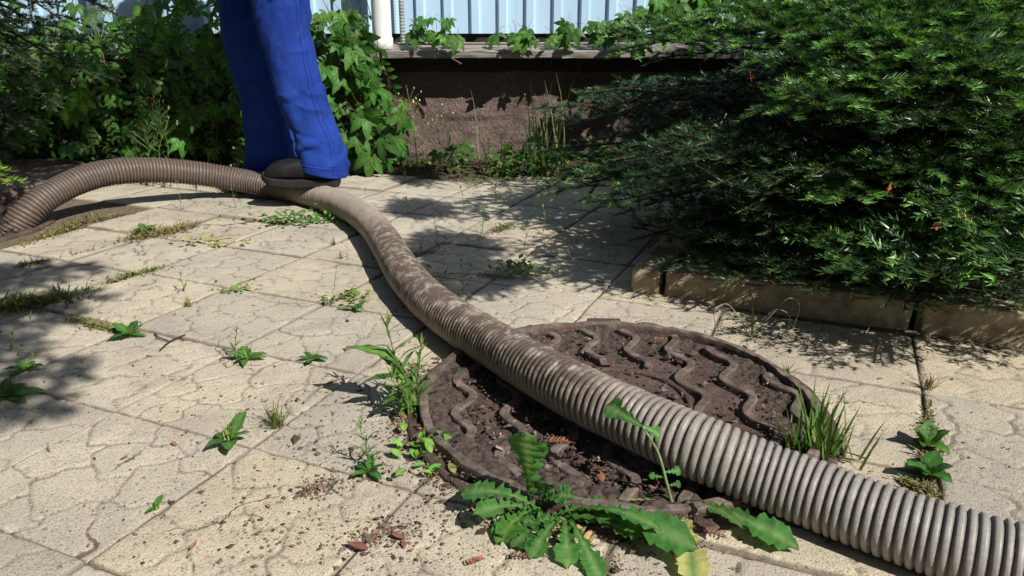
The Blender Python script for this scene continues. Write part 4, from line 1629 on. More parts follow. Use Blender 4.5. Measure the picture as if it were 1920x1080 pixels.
def blades(mb_, base, n, h, r, col=G2, w=.0028, spread=.5, bend=.6):
    for k in range(n):
        a = r.uniform(0, 2 * pi)
        l = h * r.uniform(.45, 1.15)
        ph0 = r.uniform(.02, spread)
        b = np.array([r.gauss(0, .08 * h), r.gauss(0, .08 * h), 0]) + np.array(base)
        d_ = np.array([cos(a), sin(a), 0])
        sd_ = np.array([-sin(a), cos(a), 0])
        V, F = [], []
        p = b.copy()
        m = 5
        bd = r.uniform(.2, 1) * bend
        for i in range(m + 1):
            t_ = i / m
            an = ph0 + bd * t_ * t_
            ww = w * (1 - t_ ** 2) * .5 + .0002
            V += [p + sd_ * ww, p - sd_ * ww]
            p = p + (d_ * sin(an) + np.array([0, 0, cos(an)])) * l / m
        for i in range(m):
            F.append((2 * i, 2 * i + 1, 2 * i + 3, 2 * i + 2))
        c = np.array(col) * r.uniform(.65, 1.3)
        if r.random() < .15:
            c = np.array((.30, .26, .12))
        mb_.add(V, F, c)


def single(name, label, loc, fn, cat='weed', group='small weeds in the joints', mat=None):
    mb_ = MB()
    fn(mb_)
    return link(name, mb_.mesh(name, mat or M_LEAF, False), None, tuple(loc), label, cat, group)


R_ = random.Random

# tall broad-and-narrow leaved weed left of the cover
w = thing('tall_weed', 'bright green leafy weed standing at the left rim of the big cover', 'weed', tuple(gnd(766, 778)))
r = R_(4)
mb_ = MB()
stemmy(mb_, (0, 0, 0), .150, r, .060, 24, (-.035, .02), G2, .0020)
stemmy(mb_, (.012, .010, 0), .120, r, .045, 20, (.012, .01), G2, .0016)
stemmy(mb_, (-.010, -.012, 0), .085, r, .038, 16, (-.012, -.01), G3, .0015)
blades(mb_, (.012, 0, 0), 10, .07, r, G3, .003)
link('stalks', mb_.mesh('stalks', M_LEAF), w)
for (yaw, pt, L, z) in ((radians(78), .42, .092, .100), (radians(48), .55, .070, .085), (radians(110), .25, .062, .070), (radians(200), .5, .055, .05), (radians(-40), .5, .05, .045), (radians(150), .4, .06, .035), (radians(20), .8, .06, .06), (radians(250), .3, .045, .02), (radians(-70), .3, .045, .02)):
    leaf_obj(w, leaf_arrays(L, L * .38, ovate, 8, .2, .35, G1, cols=2, wave=.04, seed=3), yaw, pt, (-.02 * z / .1, .01 * z / .1, z))

# plantain-like rosettes: photo base, leaves, length, label
for k, (x, y, n_, L, lab) in enumerate((
        (245, 632, 5, .062, 'broad-leaved weed lying beside two dark twigs on the left tiles'),
        (462, 676, 5, .052, 'broad-leaved weed with a thin sprig in the tile joint left of centre'),
        (588, 676, 4, .042, 'small flat weed in the joint halfway to the tall weed'),
        (430, 830, 3, .066, 'broad-leaved weed with two large leaves in the front left joint'),
        (692, 888, 3, .046, 'dark-leaved weed below the feathery sprig left of the cover'),
        (668, 582, 4, .044, 'tiny bright weed just left of the hose shadow'),
        (50, 695, 4, .045, 'small weed by the left edge, the upper of two'),
        (14, 748, 5, .070, 'broad-leaved weed cut by the left edge of the picture'),
        (291, 955, 2, .028, 'single two-leaved seedling in the lower left joint'),
        (1738, 838, 5, .052, 'round-leaved weed at the right, the upper of two on the moss line'),
        (1738, 892, 6, .052, 'round-leaved weed at the right, the lower of two on the moss line'),
        (272, 437, 6, .070, 'leafy weed on the joint in front of the raised hose'),
        (95, 312, 9, .14, 'pale green leafy weed beside the lid at the far left'))):
    round_ = x > 1700
    plantain(gnd(x, y), lab, n_ + (0 if n_ < 3 else 2), L * .82, L * .82 * (.62 if round_ else .42), k + 5, .9 if round_ else .5, G1 if k % 2 else (.05, .15, .03))

# grass tufts
for k, (x, y, n_, h, lab, col) in enumerate((
        (518, 800, 46, .050, 'spiky yellowish grass tuft on the front left tiles', (.20, .25, .06)),
        (356, 575, 22, .032, 'flat pale grass tuft on the left tiles', (.22, .25, .07)),
        (1740, 728, 40, .034, 'dry bleached grass tuft on the right joint', (.34, .30, .16)),
        (1476, 704, 16, .036, 'thin grass tuft at the right rim of the cover', (.16, .20, .07)),
        (628, 458, 14, .028, 'small grass tuft on the joint near the hose bend', (.17, .22, .05)),
        (640, 485, 12, .026, 'small yellow tuft between hose shadow and joint crossing', (.18, .22, .05)),
        (1082, 642, 8, .025, 'tiny green sprout behind the far rim of the cover', G3),
        (1555, 690, 9, .028, 'yellow-green sprout on the tile right of the cover', G3),
        (95, 850, 5, .026, 'lonely sprig at the far left of the front tiles', (.2, .2, .08)))):
    single('grass_tuft', lab, gnd(x, y), lambda m_, n_=n_, h=h, k=k, col=col: blades(m_, (0, 0, 0), n_, h, R_(k + 30), col, .0022, 1.0, .5), 'grass')


def clump(m_):
    r = R_(6)
    blades(m_, (0, 0, 0), 34, .115, r, (.085, .19, .035), .0058, .55, .45)
    blades(m_, (-.03, .01, 0), 18, .10, r, (.07, .17, .03), .0052, .35, .4)
    blades(m_, (.045, 0, 0), 7, .13, r, (.12, .17, .05), .0045, .75, .3)


single('grass_clump', 'tall green grass clump at the right rim of the cover beside the hose', gnd(1532, 862), clump, 'grass')


def arcgrass(m_):
    r = R_(2)
    blades(m_, (0, 0, 0), 3, .085, r, G3, .006, .15, .2)
    for q in range(4):
        pts = [(.0, 0, 0), (.01 + .01 * q, 0, .05), (.035 + .012 * q, .0, .085), (.065 + .01 * q, -.005, .07), (.07 + .005 * q, -.008, .02)]
        tube(m_, catmull(np.array(pts) * (1 if q % 2 else -1, 1, .6 + .15 * q), 5), .0009, 4, (.33, .28, .19))


single('bent_grass', 'dry bent grass stalks curling over beyond the far right of the cover', gnd(1408, 632), arcgrass, 'grass')

# upright seedlings and stalks
seed_list = (
    (628, 573, .090, 8, 'upright grass stalk with a yellow tuft on the centre left tiles'),
    (690, 878, .075, 18, 'feathery pale sprig left of the cover with a forked shadow'),
    (441, 672, .055, 12, 'thin sprig beside the broad weed left of centre'),
    (342, 395, .10, 12, 'sprig in front of the raised hose, left of its pair'),
    (372, 372, .12, 14, 'flowering sprig standing against the raised hose'),
    (440, 392, .11, 14, 'sprig rising before the hose, nearest the worker'),
    (270, 480, .085, 12, 'leafy sprig in the long moss strip'),
    (345, 548, .045, 6, 'forked thin stalk on the left tiles'),
    (820, 470, .10, 14, 'thin sprig just right of the hose bend'),
    (868, 558, .09, 10, 'bare stalk right of the hose on a sunlit tile'),
    (905, 440, .085, 14, 'sprig in dappled shade right of the hose'),
    (985, 500, .105, 16, 'tallest sprig in dappled shade beside the fir'),
    (1020, 470, .13, 10, 'thin stalk in deep shade near the lowest fir bough'),
    (765, 405, .06, 10, 'small bright sprig right behind the hose'),
    (870, 400, .09, 12, 'sprig in shade between hose and wall'),
    (22, 660, .035, 5, 'thin yellow stalk at the left edge'),
    (800, 850, .030, 8, 'small sprout at the lower left rim of the cover'),
    (800, 318, .24, 20, 'slender weed at the left end of the plinth'), (900, 322, .28, 18, 'slender weed at the middle of the plinth'), (950, 326, .22, 20, 'leafy weed left of the dark grass'),
    (1040, 335, .26, 20, 'slender weed right of the dark grass in shade'), (860, 345, .15, 14, 'short weed on the pavement edge before the plinth'), (760, 345, .12, 16, 'short weed before the bright creeper'),
    (930, 372, .12, 12, 'thin weed in shade behind the moss joint'), (395, 345, .10, 14, 'small weed touching the far side of the hose'),
    (870, 318, .32, 22, 'tall thin weed left of the plinth middle'), (925, 318, .20, 24, 'bushy weed at the plinth foot, lit on its left'), (980, 322, .34, 20, 'tallest weed stalk beside the dark grass'), (830, 320, .18, 22, 'bushy weed under the lit part of the plinth'))
for k, (x, y, h, n_, lab) in enumerate(seed_list):
    single('sprig', lab, gnd(x, y), lambda m_, k=k, h=h, n_=n_: stemmy(m_, (0, 0, 0), h, R_(50 + k), .026, n_, (R_(k).uniform(-.01, .01), 0), G2 if k % 3 else (.15, .22, .08), .0011), 'weed')

# clover-like clump by the shoe and other low leafy clumps
def lowclump(n, w_, d_, h, L, seed, col):
    def fn(m_):
        r = R_(seed)
        for q in range(n):
            p = (r.gauss(0, w_), r.gauss(0, d_), abs(r.gauss(0, h)) + .003)
            l = L * r.uniform(.6, 1.3)
            place_leaf(m_, leaf_arrays(l, l * .62, ellip, 4, .2, .3, tuple(c * r.uniform(.7, 1.3) for c in col), seed=q), r.uniform(0, 6.28), r.uniform(.1, .9), p)
    return fn


for (x, y, n_, w_, d_, h, L, s_, col, lab) in (
        (555, 418, 150, .07, .035, .018, .020, 1, (.07, .17, .03), 'low green clover clump in front of the shoe'),
        (408, 458, 60, .06, .03, .010, .016, 2, (.20, .24, .06), 'low yellowish clump on the second joint left of the shoe'),
        (660, 562, 60, .03, .02, .010, .016, 3, (.17, .24, .05), 'yellow-green clump by the upright stalk left of the hose'),
        (968, 512, 90, .045, .025, .014, .018, 4, (.09, .17, .04), 'leafy clump in the dappled shade right of the hose'),
        (445, 548, 50, .028, .012, .008, .012, 5, (.15, .21, .05), 'small moss-like clump on the middle joint'),
        (812, 855, 40, .035, .03, .012, .020, 6, (.14, .25, .05), 'small leafy sprouts along the lower left rim of the cover'),
        (200, 290, 420, .13, .06, .10, .030, 7, (.12, .26, .06), 'light green bushy weed at the foot of the left thicket'),
        (100, 300, 160, .12, .05, .03, .028, 8, (.06, .17, .05), 'low ground weed in front of the left conifer'),
        (330, 300, 200, .16, .06, .04, .030, 9, (.07, .17, .04), 'low weeds behind the raised hose'),
        (720, 318, 160, .16, .05, .02, .022, 10, (.08, .17, .04), 'low weeds at the foot of the bright creeper'),
        (830, 320, 240, .22, .06, .05, .028, 11, (.05, .12, .03), 'low shaded weeds at the foot of the reddish plinth'),
        (1010, 330, 240, .22, .08, .06, .034, 12, (.05, .12, .03), 'shaded weeds between plinth and lowest fir boughs')):
    single('leafy_clump', lab, gnd(x, y), lowclump(n_, w_, d_, h, L, s_, col), 'weed', 'low leafy clumps')['kind'] = 'stuff'

# tall weeds by the wall
def horseweed(m_):
    r = R_(3)
    for (dx, h) in ((0, .42), (.025, .34), (-.05, .26)):
        stemmy(m_, (dx, 0, 0), h, r, .045, 34, (.01, 0), (.10, .19, .05), .0022, True, .12)
        for q in range(26):
            z = h * r.uniform(.55, 1.0)
            a = r.uniform(0, 6.28)
            ln = .10 * (1.1 - z / h) + .012
            e = np.array([dx + .01 * (z / h) ** 2 + cos(a) * ln, sin(a) * ln, z + ln * .8])
            tube(m_, [(dx + .01 * (z / h) ** 2, 0, z), tuple(e)], .0007, 4, (.14, .24, .07), False)
            place_leaf(m_, leaf_arrays(.012, .005, ellip, 3, .2, .1, (.28, .33, .16)), a, 1.0, e)


single('horseweed', 'tall slender seeding weed rising behind the raised hose', atY(302, 303, 3.15) * (1, 1, 0), horseweed, 'weed', 'tall weeds by the wall')
def seedweed(seed, h):
    def fn(m_):
        r = R_(seed)
        for q in range(3):
            P = [(0, 0, 0), (r.gauss(0, .01), 0, h * .5), (r.gauss(0, .03), r.gauss(0, .02), h * r.uniform(.8, 1.0))]
            tube(m_, catmull(P, 5), .0012, 4, (.16, .18, .08), False)
            for k in range(9):
                p = np.array(P[2]) + np.array([r.gauss(0, .022), r.gauss(0, .012), r.uniform(-.07, .01)])
                tube(m_, [tuple(np.array(P[1]) * .3 + np.array(P[2]) * .7), tuple(p)], .0005, 3, (.2, .22, .1), False)
                place_leaf(m_, leaf_arrays(.009, .006, ellip, 3, .2, .1, (.42, .42, .30)), r.uniform(0, 6), 1.2, p)
            for k in range(5):
                place_leaf(m_, leaf_arrays(.04, .008, lance, 4, .2, .4, G1), r.uniform(0, 6), .8, (0, 0, h * .1 * (k + 1)))
    return fn


for k, (x, y, Y, h, lab) in enumerate(((452, 300, 3.05, .17, 'white-headed seeding weed left of the blue trousers'), (425, 305, 3.05, .12, 'shorter seeding weed behind the hose'),
                                    (783, 310, 3.42, .40, 'thin pale weed in front of the lit plinth corner'), (845, 312, 3.4, .33, 'thin dark weed before the middle of the plinth'))):
    p = atY(x, y, Y)
    single('seeding_weed', lab, (p[0], Y, .0), seedweed(k + 3, h), 'weed', 'tall weeds by the wall')


def tallgrass(m_):
    r = R_(9)
    blades(m_, (0, 0, 0), 26, .40, r, (.06, .11, .035), .0075, .35, .9)
    blades(m_, (.08, 0, 0), 14, .46, r, (.08, .12, .04), .006, .3, .7)


p = atY(1005, 315, 3.4)
single('tall_grass', 'tall dark grass blades growing in front of the plinth', (p[0], 3.4, 0), tallgrass, 'grass', 'tall weeds by the wall')
p = atY(905, 315, 3.45)
single('tall_grass', 'sparse bent grass stalks left of the dark grass at the plinth', (p[0], 3.45, 0), lambda m_: blades(m_, (0, 0, 0), 9, .38, R_(5), (.12, .13, .06), .004, .5, 1.0), 'grass', 'tall weeds by the wall')

# dandelion and thistle in front of the cover
DL = gnd(1060, 985)
dan = thing('dandelion', 'large green dandelion with toothed leaves in front of the cover', 'weed', tuple(DL))
DC = (.060, .185, .040)


def dleaf(parent, tip_px, z_tip, base=(0, 0, .006), W=.036, droop=.5, lift=.5, col=DC, seed=0, label=None, shape=dandel, serr=.10):
    bw = np.array(parent.location) + np.array(base)
    tw = gnd(tip_px[0], tip_px[1], z_tip)
    v = tw - bw
    hz_ = hypot(v[0], v[1])
    Ltot = np.linalg.norm(v) * (1.04 + .10 * droop)
    W = W * 1.3 if W > .02 else W
    arr = leaf_arrays(Ltot, W, shape, 30, .22, droop, col, (.16, .28, .09), serr, 2, .07, seed)
    # pitch so that the drooped leaf ends at the tip
    V = arr[0]
    ey, ez = V[-3, 1], V[-3, 2]
    pt = atan2(v[2], hz_) - atan2(ez, ey)
    yaw = atan2(v[1], v[0]) - pi / 2
    return leaf_obj(parent, arr, yaw, pt, base, seed * .15 % .5 - .2, None, label)


dleaf(dan, (985, 818), .135, (-.045, .035, .02), .046, -.05, seed=1, serr=.05, label='upright leaf catching the sun')
dleaf(dan, (870, 925), .030, (-.03, .01, .01), .042, .75, seed=2)
dleaf(dan, (928, 1012), .006, (-.035, .01, .02), .040, .6, seed=3)
dleaf(dan, (1000, 1045), .004, (-.01, 0, .012), .026, .4, seed=4)
dleaf(dan, (1072, 932), .040, (-.035, .02, .02), .036, .6, seed=5)
dleaf(dan, (1290, 1040), .012, (.0, 0, .014), .050, .55, seed=6)
dleaf(dan, (1145, 950), .020, (-.02, 0, .012), .040, .4, seed=7)
dleaf(dan, (935, 1000), .012, (.0, .0, .010), .040, .3, seed=8)
dleaf(dan, (1118, 1085), .004, (.005, 0, .012), .024, .3, seed=9)
dleaf(dan, (1010, 990), .006, (.0, -.006, .012), .032, .3, seed=10, col=(.045, .14, .03))
dleaf(dan, (1200, 1005), .010, (.0, -.004, .012), .034, .4, seed=11, col=(.05, .15, .03))
dleaf(dan, (895, 965), .035, (-.04, .012, .012), .034, .6, seed=18)
dleaf(dan, (1010, 905), .055, (-.03, .03, .015), .032, .45, seed=19, col=(.05, .15, .035))
dleaf(dan, (1235, 985), .035, (.0, .006, .014), .034, .6, seed=20)
dleaf(dan, (965, 1025), .006, (-.02, 0, .012), .032, .5, seed=21, col=(.05, .15, .035))
dleaf(dan, (1060, 1060), .005, (.0, -.004, .012), .028, .5, seed=22)
mb_ = MB()
r = R_(12)
for k in range(9):
    a = r.uniform(-2.6, -.3)
    place_leaf(mb_, leaf_arrays(.055 * r.uniform(.6, 1.2), .014, lance, 6, .5, .5, (.28, .19, .10), wave=.15), a + pi, r.uniform(-.05, .3), (r.gauss(.01, .012), r.gauss(-.012, .008), .006))
link('withered_leaves', mb_.mesh('withered_leaves', M_DRY), dan, label='withered brown leaves')

TL = gnd(1262, 952)
th_ = thing('sow_thistle', 'sow thistle with one tall bent stalk leaf leaning over the hose', 'weed', tuple(TL))
mb_ = MB()
tipw = atY(1205, 800, TL[1] - .005) - TL
tube(mb_, catmull([(0, 0, 0), tuple(tipw * (.25, 1, .33)), tuple(tipw * (.55, 1, .70)), tuple(tipw)], 6), np.linspace(.0028, .0016, 19), 6, (.26, .36, .16))
link('stalk', mb_.mesh('stalk', M_LEAF, True), th_)
v_ = atY(1150, 745, TL[1] - .02) - TL - tipw
arr = leaf_arrays(.068, .036, dandel, 16, .25, .3, DC, (.20, .32, .12), .10, 2, .06, 3)
o = leaf_obj(th_, arr, 0, 0)
orient(o, (-.30, -.62, .72), tuple(v_), tipw, 1.0)
o = leaf_obj(th_, leaf_arrays(.034, .026, dandel, 12, .25, .3, DC, (.2, .32, .12), .12, 2, .06, 5), 0, 0)
orient(o, (.4, -.6, .6), (.5, 0, -.15), tipw, 1.0)
for (f_, dx, L) in ((.46, .9, .030), (.40, -.8, .022), (.30, .8, .024)):
    o = leaf_obj(th_, leaf_arrays(L, L * .5, dandel, 10, .25, .4, DC, None, .15, 2, .06, 6), 0, 0)
    orient(o, (.1, -.7, .6), (dx, -.1, .25), tipw * (f_ * .8, 1, f_), 1.0)
dleaf(th_, (1476, 1035), .010, (.01, 0, .01), .036, .45, seed=13)
dleaf(th_, (1390, 985), .045, (.01, 0, .01), .018, .5, seed=14, col=(.10, .20, .05))
dleaf(th_, (1300, 1090), .004, (.012, -.006, .008), .034, .25, seed=15, col=(.46, .45, .17), label='yellowed leaf lying toward the front')
dleaf(th_, (1130, 945), .012, (0, 0, .008), .012, .3, seed=16, col=(.30, .32, .12))
dleaf(th_, (1440, 955), .010, (.01, 0, .008), .012, .3, seed=17, col=(.16, .22, .06))

# ------------------------------------------------------------------ moss in the joints
def moss(label, pts, width, n, seed, h=.010, col=(.17, .20, .055), tall=.0):
    r = np.random.RandomState(seed)
    G = np.array([gnd(x, y)[:2] for x, y in pts])
    L = np.r_[0, np.cumsum(np.hypot(*np.diff(G, axis=0).T))]
    s = r.rand(n) * L[-1]
    c = np.c_[np.interp(s, L, G[:, 0]), np.interp(s, L, G[:, 1])]
    q = np.clip(vnoise(c, 6, seed) * .9 + .5 * vnoise(c, 17, seed + 5) + .42, .02, 1.3)
    keep = r.rand(n) < q
    c = c[keep] + r.normal(0, width * .6, (keep.sum(), 2)) * (.25 + q[keep])[:, None] * r.uniform(.2, 1, (keep.sum(), 1))
    m = len(c)
    a = r.uniform(0, 2 * pi, m)
    hh = h * .6 * r.uniform(.2, 1.3, m) * (.5 + .6 * q[keep]) + (r.rand(m) < .03) * tall
    d_ = np.c_[np.cos(a), np.sin(a), np.zeros(m)]
    b = np.c_[c, np.full(m, -.003) + 0.006 * np.exp(-(r.normal(0, 1, m) ** 2))]
    tip = b + d_ * (hh * r.uniform(.4, 1.8, m) + .003)[:, None] + np.array([0, 0, 1])[None] * hh[:, None]
    sd = np.c_[-np.sin(a), np.cos(a), np.zeros(m)] * r.uniform(.0012, .003, m)[:, None]
    V = np.empty((m, 4, 3))
    mid = (b + tip) / 2 + np.array([0, 0, .001])
    V[:, 0], V[:, 1], V[:, 2], V[:, 3] = b, mid + sd, tip, mid - sd
    cc = np.array(col)[None] * r.uniform(.45, 1.35, m)[:, None]
    dry = r.rand(m) < .22
    cc[dry] = np.array((.26, .20, .10)) * r.uniform(.6, 1.2, dry.sum())[:, None]
    o = link('moss', npmesh('moss', V.reshape(-1, 3), np.arange(m * 4).reshape(-1, 4), M_MOSS, False, np.repeat(cc, 4, axis=0)), None, None, label, 'moss', None, 'stuff')
    return o


moss('long mossy grass strip in the joint at the left', [(150, 547), (200, 532), (240, 520), (290, 508), (335, 492)], .075, 5200, 1, .016, (.17, .20, .05), .02)
moss('moss on the joint behind the long strip', [(40, 500), (100, 487), (170, 470), (240, 450)], .04, 2200, 2, .014, tall=.02)
moss('moss on the farther joint below the raised hose', [(240, 450), (300, 437), (360, 425), (430, 406)], .045, 2200, 3, .012, (.19, .17, .06), .02)
moss('moss and dry grass near the hose end', [(40, 462), (100, 440), (160, 415), (260, 400)], .05, 2000, 4, .014, (.19, .18, .06), .025)
moss('short moss patch below the shoe', [(350, 480), (400, 465), (470, 448)], .022, 900, 5, .012)
moss('moss line along the right joint', [(1738, 700), (1742, 760), (1742, 830), (1738, 900), (1745, 945)], .020, 2300, 6, .008, (.15, .15, .06), .01)
moss('thick moss patch between the hose and the right weeds', [(1695, 905), (1740, 925), (1775, 940)], .026, 1500, 7, .010, (.15, .16, .05))
moss('moss in the dappled shade right of the hose', [(770, 480), (830, 470), (900, 450), (960, 425)], .035, 1700, 8, .012, tall=.02)
moss('mossy joint from the hose toward the fir', [(815, 515), (870, 515), (940, 520), (1010, 525)], .02, 900, 9, .010, tall=.02)
moss('thin moss by the left weed', [(130, 598), (180, 612), (230, 625)], .022, 700, 10, .010)
moss('grass shaded at the left edge', [(-60, 590), (0, 580), (70, 570), (130, 560)], .09, 2600, 11, .03, (.10, .14, .04), .02)
moss('ragged grass along the pavement end by the wall', [(-40, 318), (150, 312), (350, 312), (480, 318), (700, 325), (850, 332), (1000, 340)], .10, 5200, 12, .022, (.12, .16, .05), .05)
moss('dry grass fringe around the cover rim', [(775, 690), (765, 750), (780, 810), (820, 870), (880, 920)], .026, 1300, 13, .006, (.20, .14, .08))

# ------------------------------------------------------------------ crumbs, litter, twigs
def crumbs(name, label, C, size, cols, seed, flat=.7):
    r = np.random.RandomState(seed)
    n = len(C)
    base = np.array([(1, 0, 0), (-1, 0, 0), (0, 1, 0), (0, -1, 0), (0, 0, 1), (0, 0, -1)], float)
    f = np.array([(0, 2, 4), (2, 1, 4), (1, 3, 4), (3, 0, 4), (2, 0, 5), (1, 2, 5), (3, 1, 5), (0, 3, 5)])
    sc = (size * np.exp(r.normal(0, .55, n)))[:, None, None] * r.uniform(.5, 1.3, (n, 6, 1))
    V = base[None] * sc * np.array([1, 1, flat])
    a = r.uniform(0, 2 * pi, n)
    c_, s_ = np.cos(a)[:, None], np.sin(a)[:, None]
    st = r.uniform(.7, 1.9, n)[:, None]
    X = V[..., 0] * st
    V = np.stack([X * c_ - V[..., 1] * s_, X * s_ + V[..., 1] * c_, V[..., 2]], -1) + C[:, None, :]
    F = (f[None] + (np.arange(n) * 6)[:, None, None]).reshape(-1, 3)
    cc = np.array(cols)[r.randint(0, len(cols), n)] * r.uniform(.6, 1.4, n)[:, None]
    return link(name, npmesh(name, V.reshape(-1, 3), F, M_DRY, False, np.repeat(cc, 6, axis=0)), None, None, label, 'debris', None, 'stuff')


r = np.random.RandomState(99)
pts = []
# ring of debris round the cover, thicker at the left
a = r.uniform(0, 2 * pi, 5200)
d = CR + np.abs(r.normal(0, .030, 5200)) + r.uniform(-.035, .012, 5200)
dens = .45 + .55 * np.cos(a - radians(205))
k_ = r.rand(5200) < dens
pts.append(np.c_[CX + d * np.cos(a), CY + d * np.sin(a), np.full(5200, .0015)][k_])
inr = pts[0]
inr[:, 2] += .014 * (np.hypot(inr[:, 0] - CX, inr[:, 1] - CY) < CR)
# field debris on the tiles, concentrated towards the cover's left front
for (x, y, sx, sy, n_) in ((720, 860, .12, .10, 900), (620, 960, .13, .08, 500), (560, 760, .10, .08, 260), (700, 1030, .10, .06, 420), (860, 980, .09, .06, 520), (1130, 1010, .12, .05, 500), (1380, 640, .14, .05, 500), (1260, 590, .16, .05, 400), (300, 900, .25, .15, 330), (300, 700, .3, .25, 300), (500, 500, .5, .35, 420), (1650, 780, .25, .2, 260), (1000, 560, .3, .15, 380), (620, 905, .018, .010, 160), (585, 925, .014, .008, 120), (690, 1010, .02, .012, 160), (755, 1000, .02, .012, 140)):
    g_ = gnd(x, y)
    n_ = n_ if sx < .03 else int(n_ * .55)
    pts.append(np.c_[r.normal(g_[0], sx, n_), r.normal(g_[1], sy, n_), np.full(n_, .0010)])
crumbs('soil_crumbs', 'dark soil crumbs scattered on the tiles, thickest round the cover', np.vstack(pts), .00135, [(.05, .036, .028), (.09, .065, .05), (.14, .085, .06), (.17, .14, .11)], 5)
# clods sitting in the cover
cc_ = []
while len(cc_) < 1500:
    a, b = r.uniform(-.3, .3, 2)
    if hypot(a, b) < .29 and r.rand() < .25 + .75 * np.clip((-a * .7 - b * .8) / .3 + .25 + (hypot(a, b) > .24) * .4, 0, 1):
        cc_.append((CX + a, CY + b, .0125 + .004 * r.rand()))
crumbs('soil_clods', 'small soil clods lying in the hollows of the big cover', np.array(cc_), .0026, [(.045, .034, .028), (.075, .056, .046), (.11, .085, .07)], 6)


def flakes(name, label, C, size, cols, seed):
    r = np.random.RandomState(seed)
    n = len(C)
    a = r.uniform(0, 2 * pi, n)
    l = size * np.exp(r.normal(0, .5, n))
    w_ = l * r.uniform(.18, .6, n)
    d_ = np.c_[np.cos(a), np.sin(a), r.uniform(-.1, .5, n)]
    s_ = np.c_[-np.sin(a), np.cos(a), r.uniform(-.4, .4, n)]
    V = np.stack([C - d_ * l[:, None] * .5, C + s_ * w_[:, None] * .5, C + d_ * l[:, None] * .5, C - s_ * w_[:, None] * .5], 1)
    V[:, :, 2] = np.maximum(V[:, :, 2] + l[:, None] * .12, C[:, None, 2])
    cc = np.array(cols)[r.randint(0, len(cols), n)] * r.uniform(.6, 1.3, n)[:, None]
    return link(name, npmesh(name, V.reshape(-1, 3), np.arange(4 * n).reshape(-1, 4), M_DRY, False, np.repeat(cc, 4, axis=0)), None, None, label, 'debris', None, 'stuff')


P_ = np.vstack([p[r.rand(len(p)) < .10] for p in pts])
P_[:, 2] += .0015
flakes('leaf_litter', 'reddish brown bits of dry leaves and needles on the tiles', P_, .0062, [(.24, .10, .06), (.20, .12, .08), (.32, .24, .16), (.12, .07, .05)], 7)
bp = []
for q in range(2600):
    u, v = r.uniform(.09, 1.7), r.uniform(.1, 1.6)
    p = K0 + GE * u + GN * v
    bp.append((p[0], p[1], .052))
flakes('bed_litter', 'pale dry needles and leaf bits on the soil under the fir', np.array(bp), .013, [(.30, .24, .18), (.16, .11, .08), (.10, .07, .05)], 8)
ci = np.array(cc_)[:260].copy()
ci[:, 2] += .004
flakes('cover_litter', 'orange brown dry scraps lying on the big cover', ci, .007, [(.22, .10, .06), (.17, .095, .07), (.24, .19, .15)], 9)


def sprig_flat(label, px, n, L, col, seed, z=.004, cat='dry sprig'):
    r = R_(seed)
    def fn(m_):
        a0 = r.uniform(-.5, .5)
        tube(m_, [(-L * .5, 0, .002), (0, .002, .005), (L * .5, 0, .003)], .0009, 4, tuple(c * .7 for c in col))
        for k in range(n):
            u = (k / n - .5) * L
            for s_ in (-1, 1):
                place_leaf(m_, leaf_arrays(L * .32, .0035, lance, 3, .2, -.2, tuple(c * r.uniform(.7, 1.2) for c in col)), s_ * 1.0 - pi / 2 + r.uniform(-.2, .2), .25, (u, 0, .004))
    p = gnd(px[0], px[1], z)
    o = single('dry_sprig', label, p, fn, cat, 'dry sprigs and leaves', M_DRY)
    o.rotation_euler = (0, 0, r.uniform(-.8, .8))
    return o


sprig_flat('orange dry fir sprig on the soil of the cover beside the hose', (1055, 832), 8, .042, (.30, .13, .065), 1, .016)
sprig_flat('reddish dry sprig on the tile at the bottom, left of the dandelion', (893, 1056), 5, .022, (.24, .09, .055), 2)
sprig_flat('dark dry sprig on the tiles left of the dandelion', (975, 1048), 5, .024, (.14, .06, .045), 3)
sprig_flat('brown dry sprig on the far soil of the cover', (1240, 640), 5, .028, (.24, .11, .06), 4, .016)
sprig_flat('curled red-brown sprig right of the yellow leaf', (1340, 1005), 5, .03, (.26, .11, .07), 5)


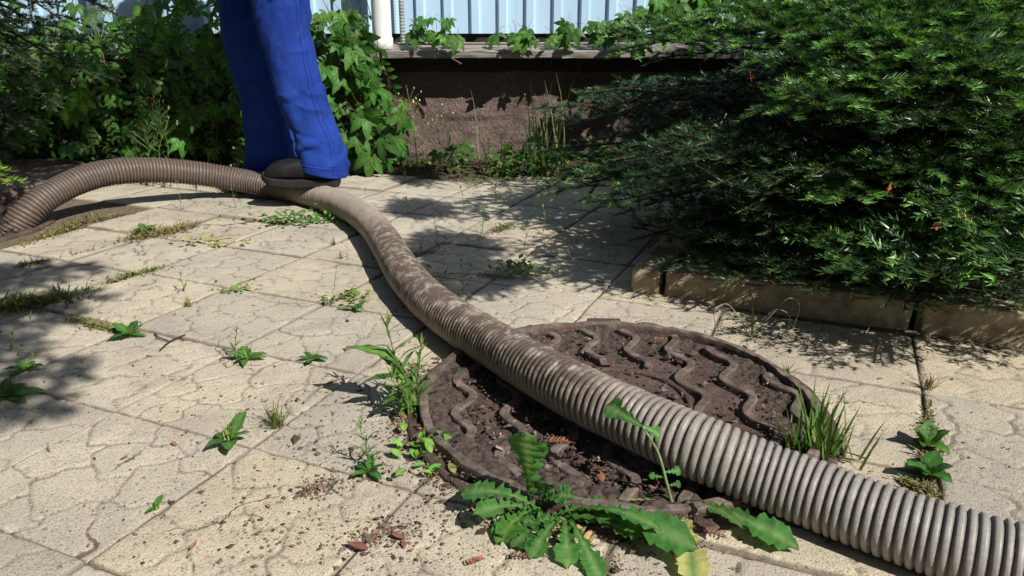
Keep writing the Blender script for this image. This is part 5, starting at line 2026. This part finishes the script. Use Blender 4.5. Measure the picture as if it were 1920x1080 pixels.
def dry_leaf(label, px, L, col, seed):
    r = R_(seed)
    o = single('dry_leaf', label, gnd(px[0], px[1], .003), lambda m_: place_leaf(m_, leaf_arrays(L, L * .5, ovate, 5, .4, -.3, col), r.uniform(0, 6.28), .15), 'dry leaf', 'dry sprigs and leaves', M_DRY)
    return o


for k, (x, y, L, lab) in enumerate(((226, 861, .014, 'brown dry leaf on the front left tile'), (330, 836, .014, 'reddish dry leaf left of the broad weed in front'), (357, 1030, .014, 'red dry leaf near the bottom left'),
                                  (690, 1030, .030, 'dark red leaf scrap in the joint at the bottom'), (760, 1010, .020, 'dark red scrap right of the joint at the bottom'), (1272, 985, .03, 'pale brown leaf behind the yellow leaf'))):
    dry_leaf(lab, (x, y), L, ((.24, .12, .07), (.20, .085, .055), (.22, .09, .06), (.12, .045, .035), (.12, .05, .04), (.30, .21, .14))[k], k)
for k, (A, B, lab, c) in enumerate((((290, 627), (317, 642), 'short curved dark twig on the left tiles', .0016), ((300, 659), (347, 630), 'longer dark twig beside the short one on the left tiles', .0016),
                                   ((1625, 625), (1655, 600), 'thin pale forked twig on the tile before the kerb', .0012), ((570, 757), (645, 708), 'straight dry stalk lying along the joint left of the cover', .0022))):
    a, b = gnd(*A), gnd(*B)
    m_ = MB()
    mid = (a + b) / 2
    perp = np.array([-(b - a)[1], (b - a)[0], 0]) * .10
    tube(m_, catmull([(a - mid) + np.array([0, 0, .003]), perp * (-1 if k == 0 else 1) * .8 + np.array([0, 0, .004]), (b - mid) + np.array([0, 0, .003])], 6), [c] * 13, 6, ((.045, .035, .03), (.045, .035, .03), (.40, .34, .27), (.20, .16, .12))[k])
    link('twig', m_.mesh('twig', M_DRY, True), None, tuple(mid), lab, 'twig', 'twigs on the tiles')
# pale dry straws under the fir
for k, (A, B, Y) in enumerate((((1575, 482), (1680, 470), 1.60), ((1615, 478), (1660, 452), 1.62))):
    a, b = atY(A[0], A[1], Y), atY(B[0], B[1], Y + .05)
    m_ = MB()
    tube(m_, catmull([np.zeros(3), (b - a) * .5 + np.array([0, 0, .006]), b - a], 6), .0012, 5, (.42, .37, .30))
    link('straw', m_.mesh('straw', M_DRY, True), None, tuple(a), ['long pale straw caught under the right fir bough', 'short steep straw crossing the long one under the fir'][k], 'straw', 'straws under the fir')
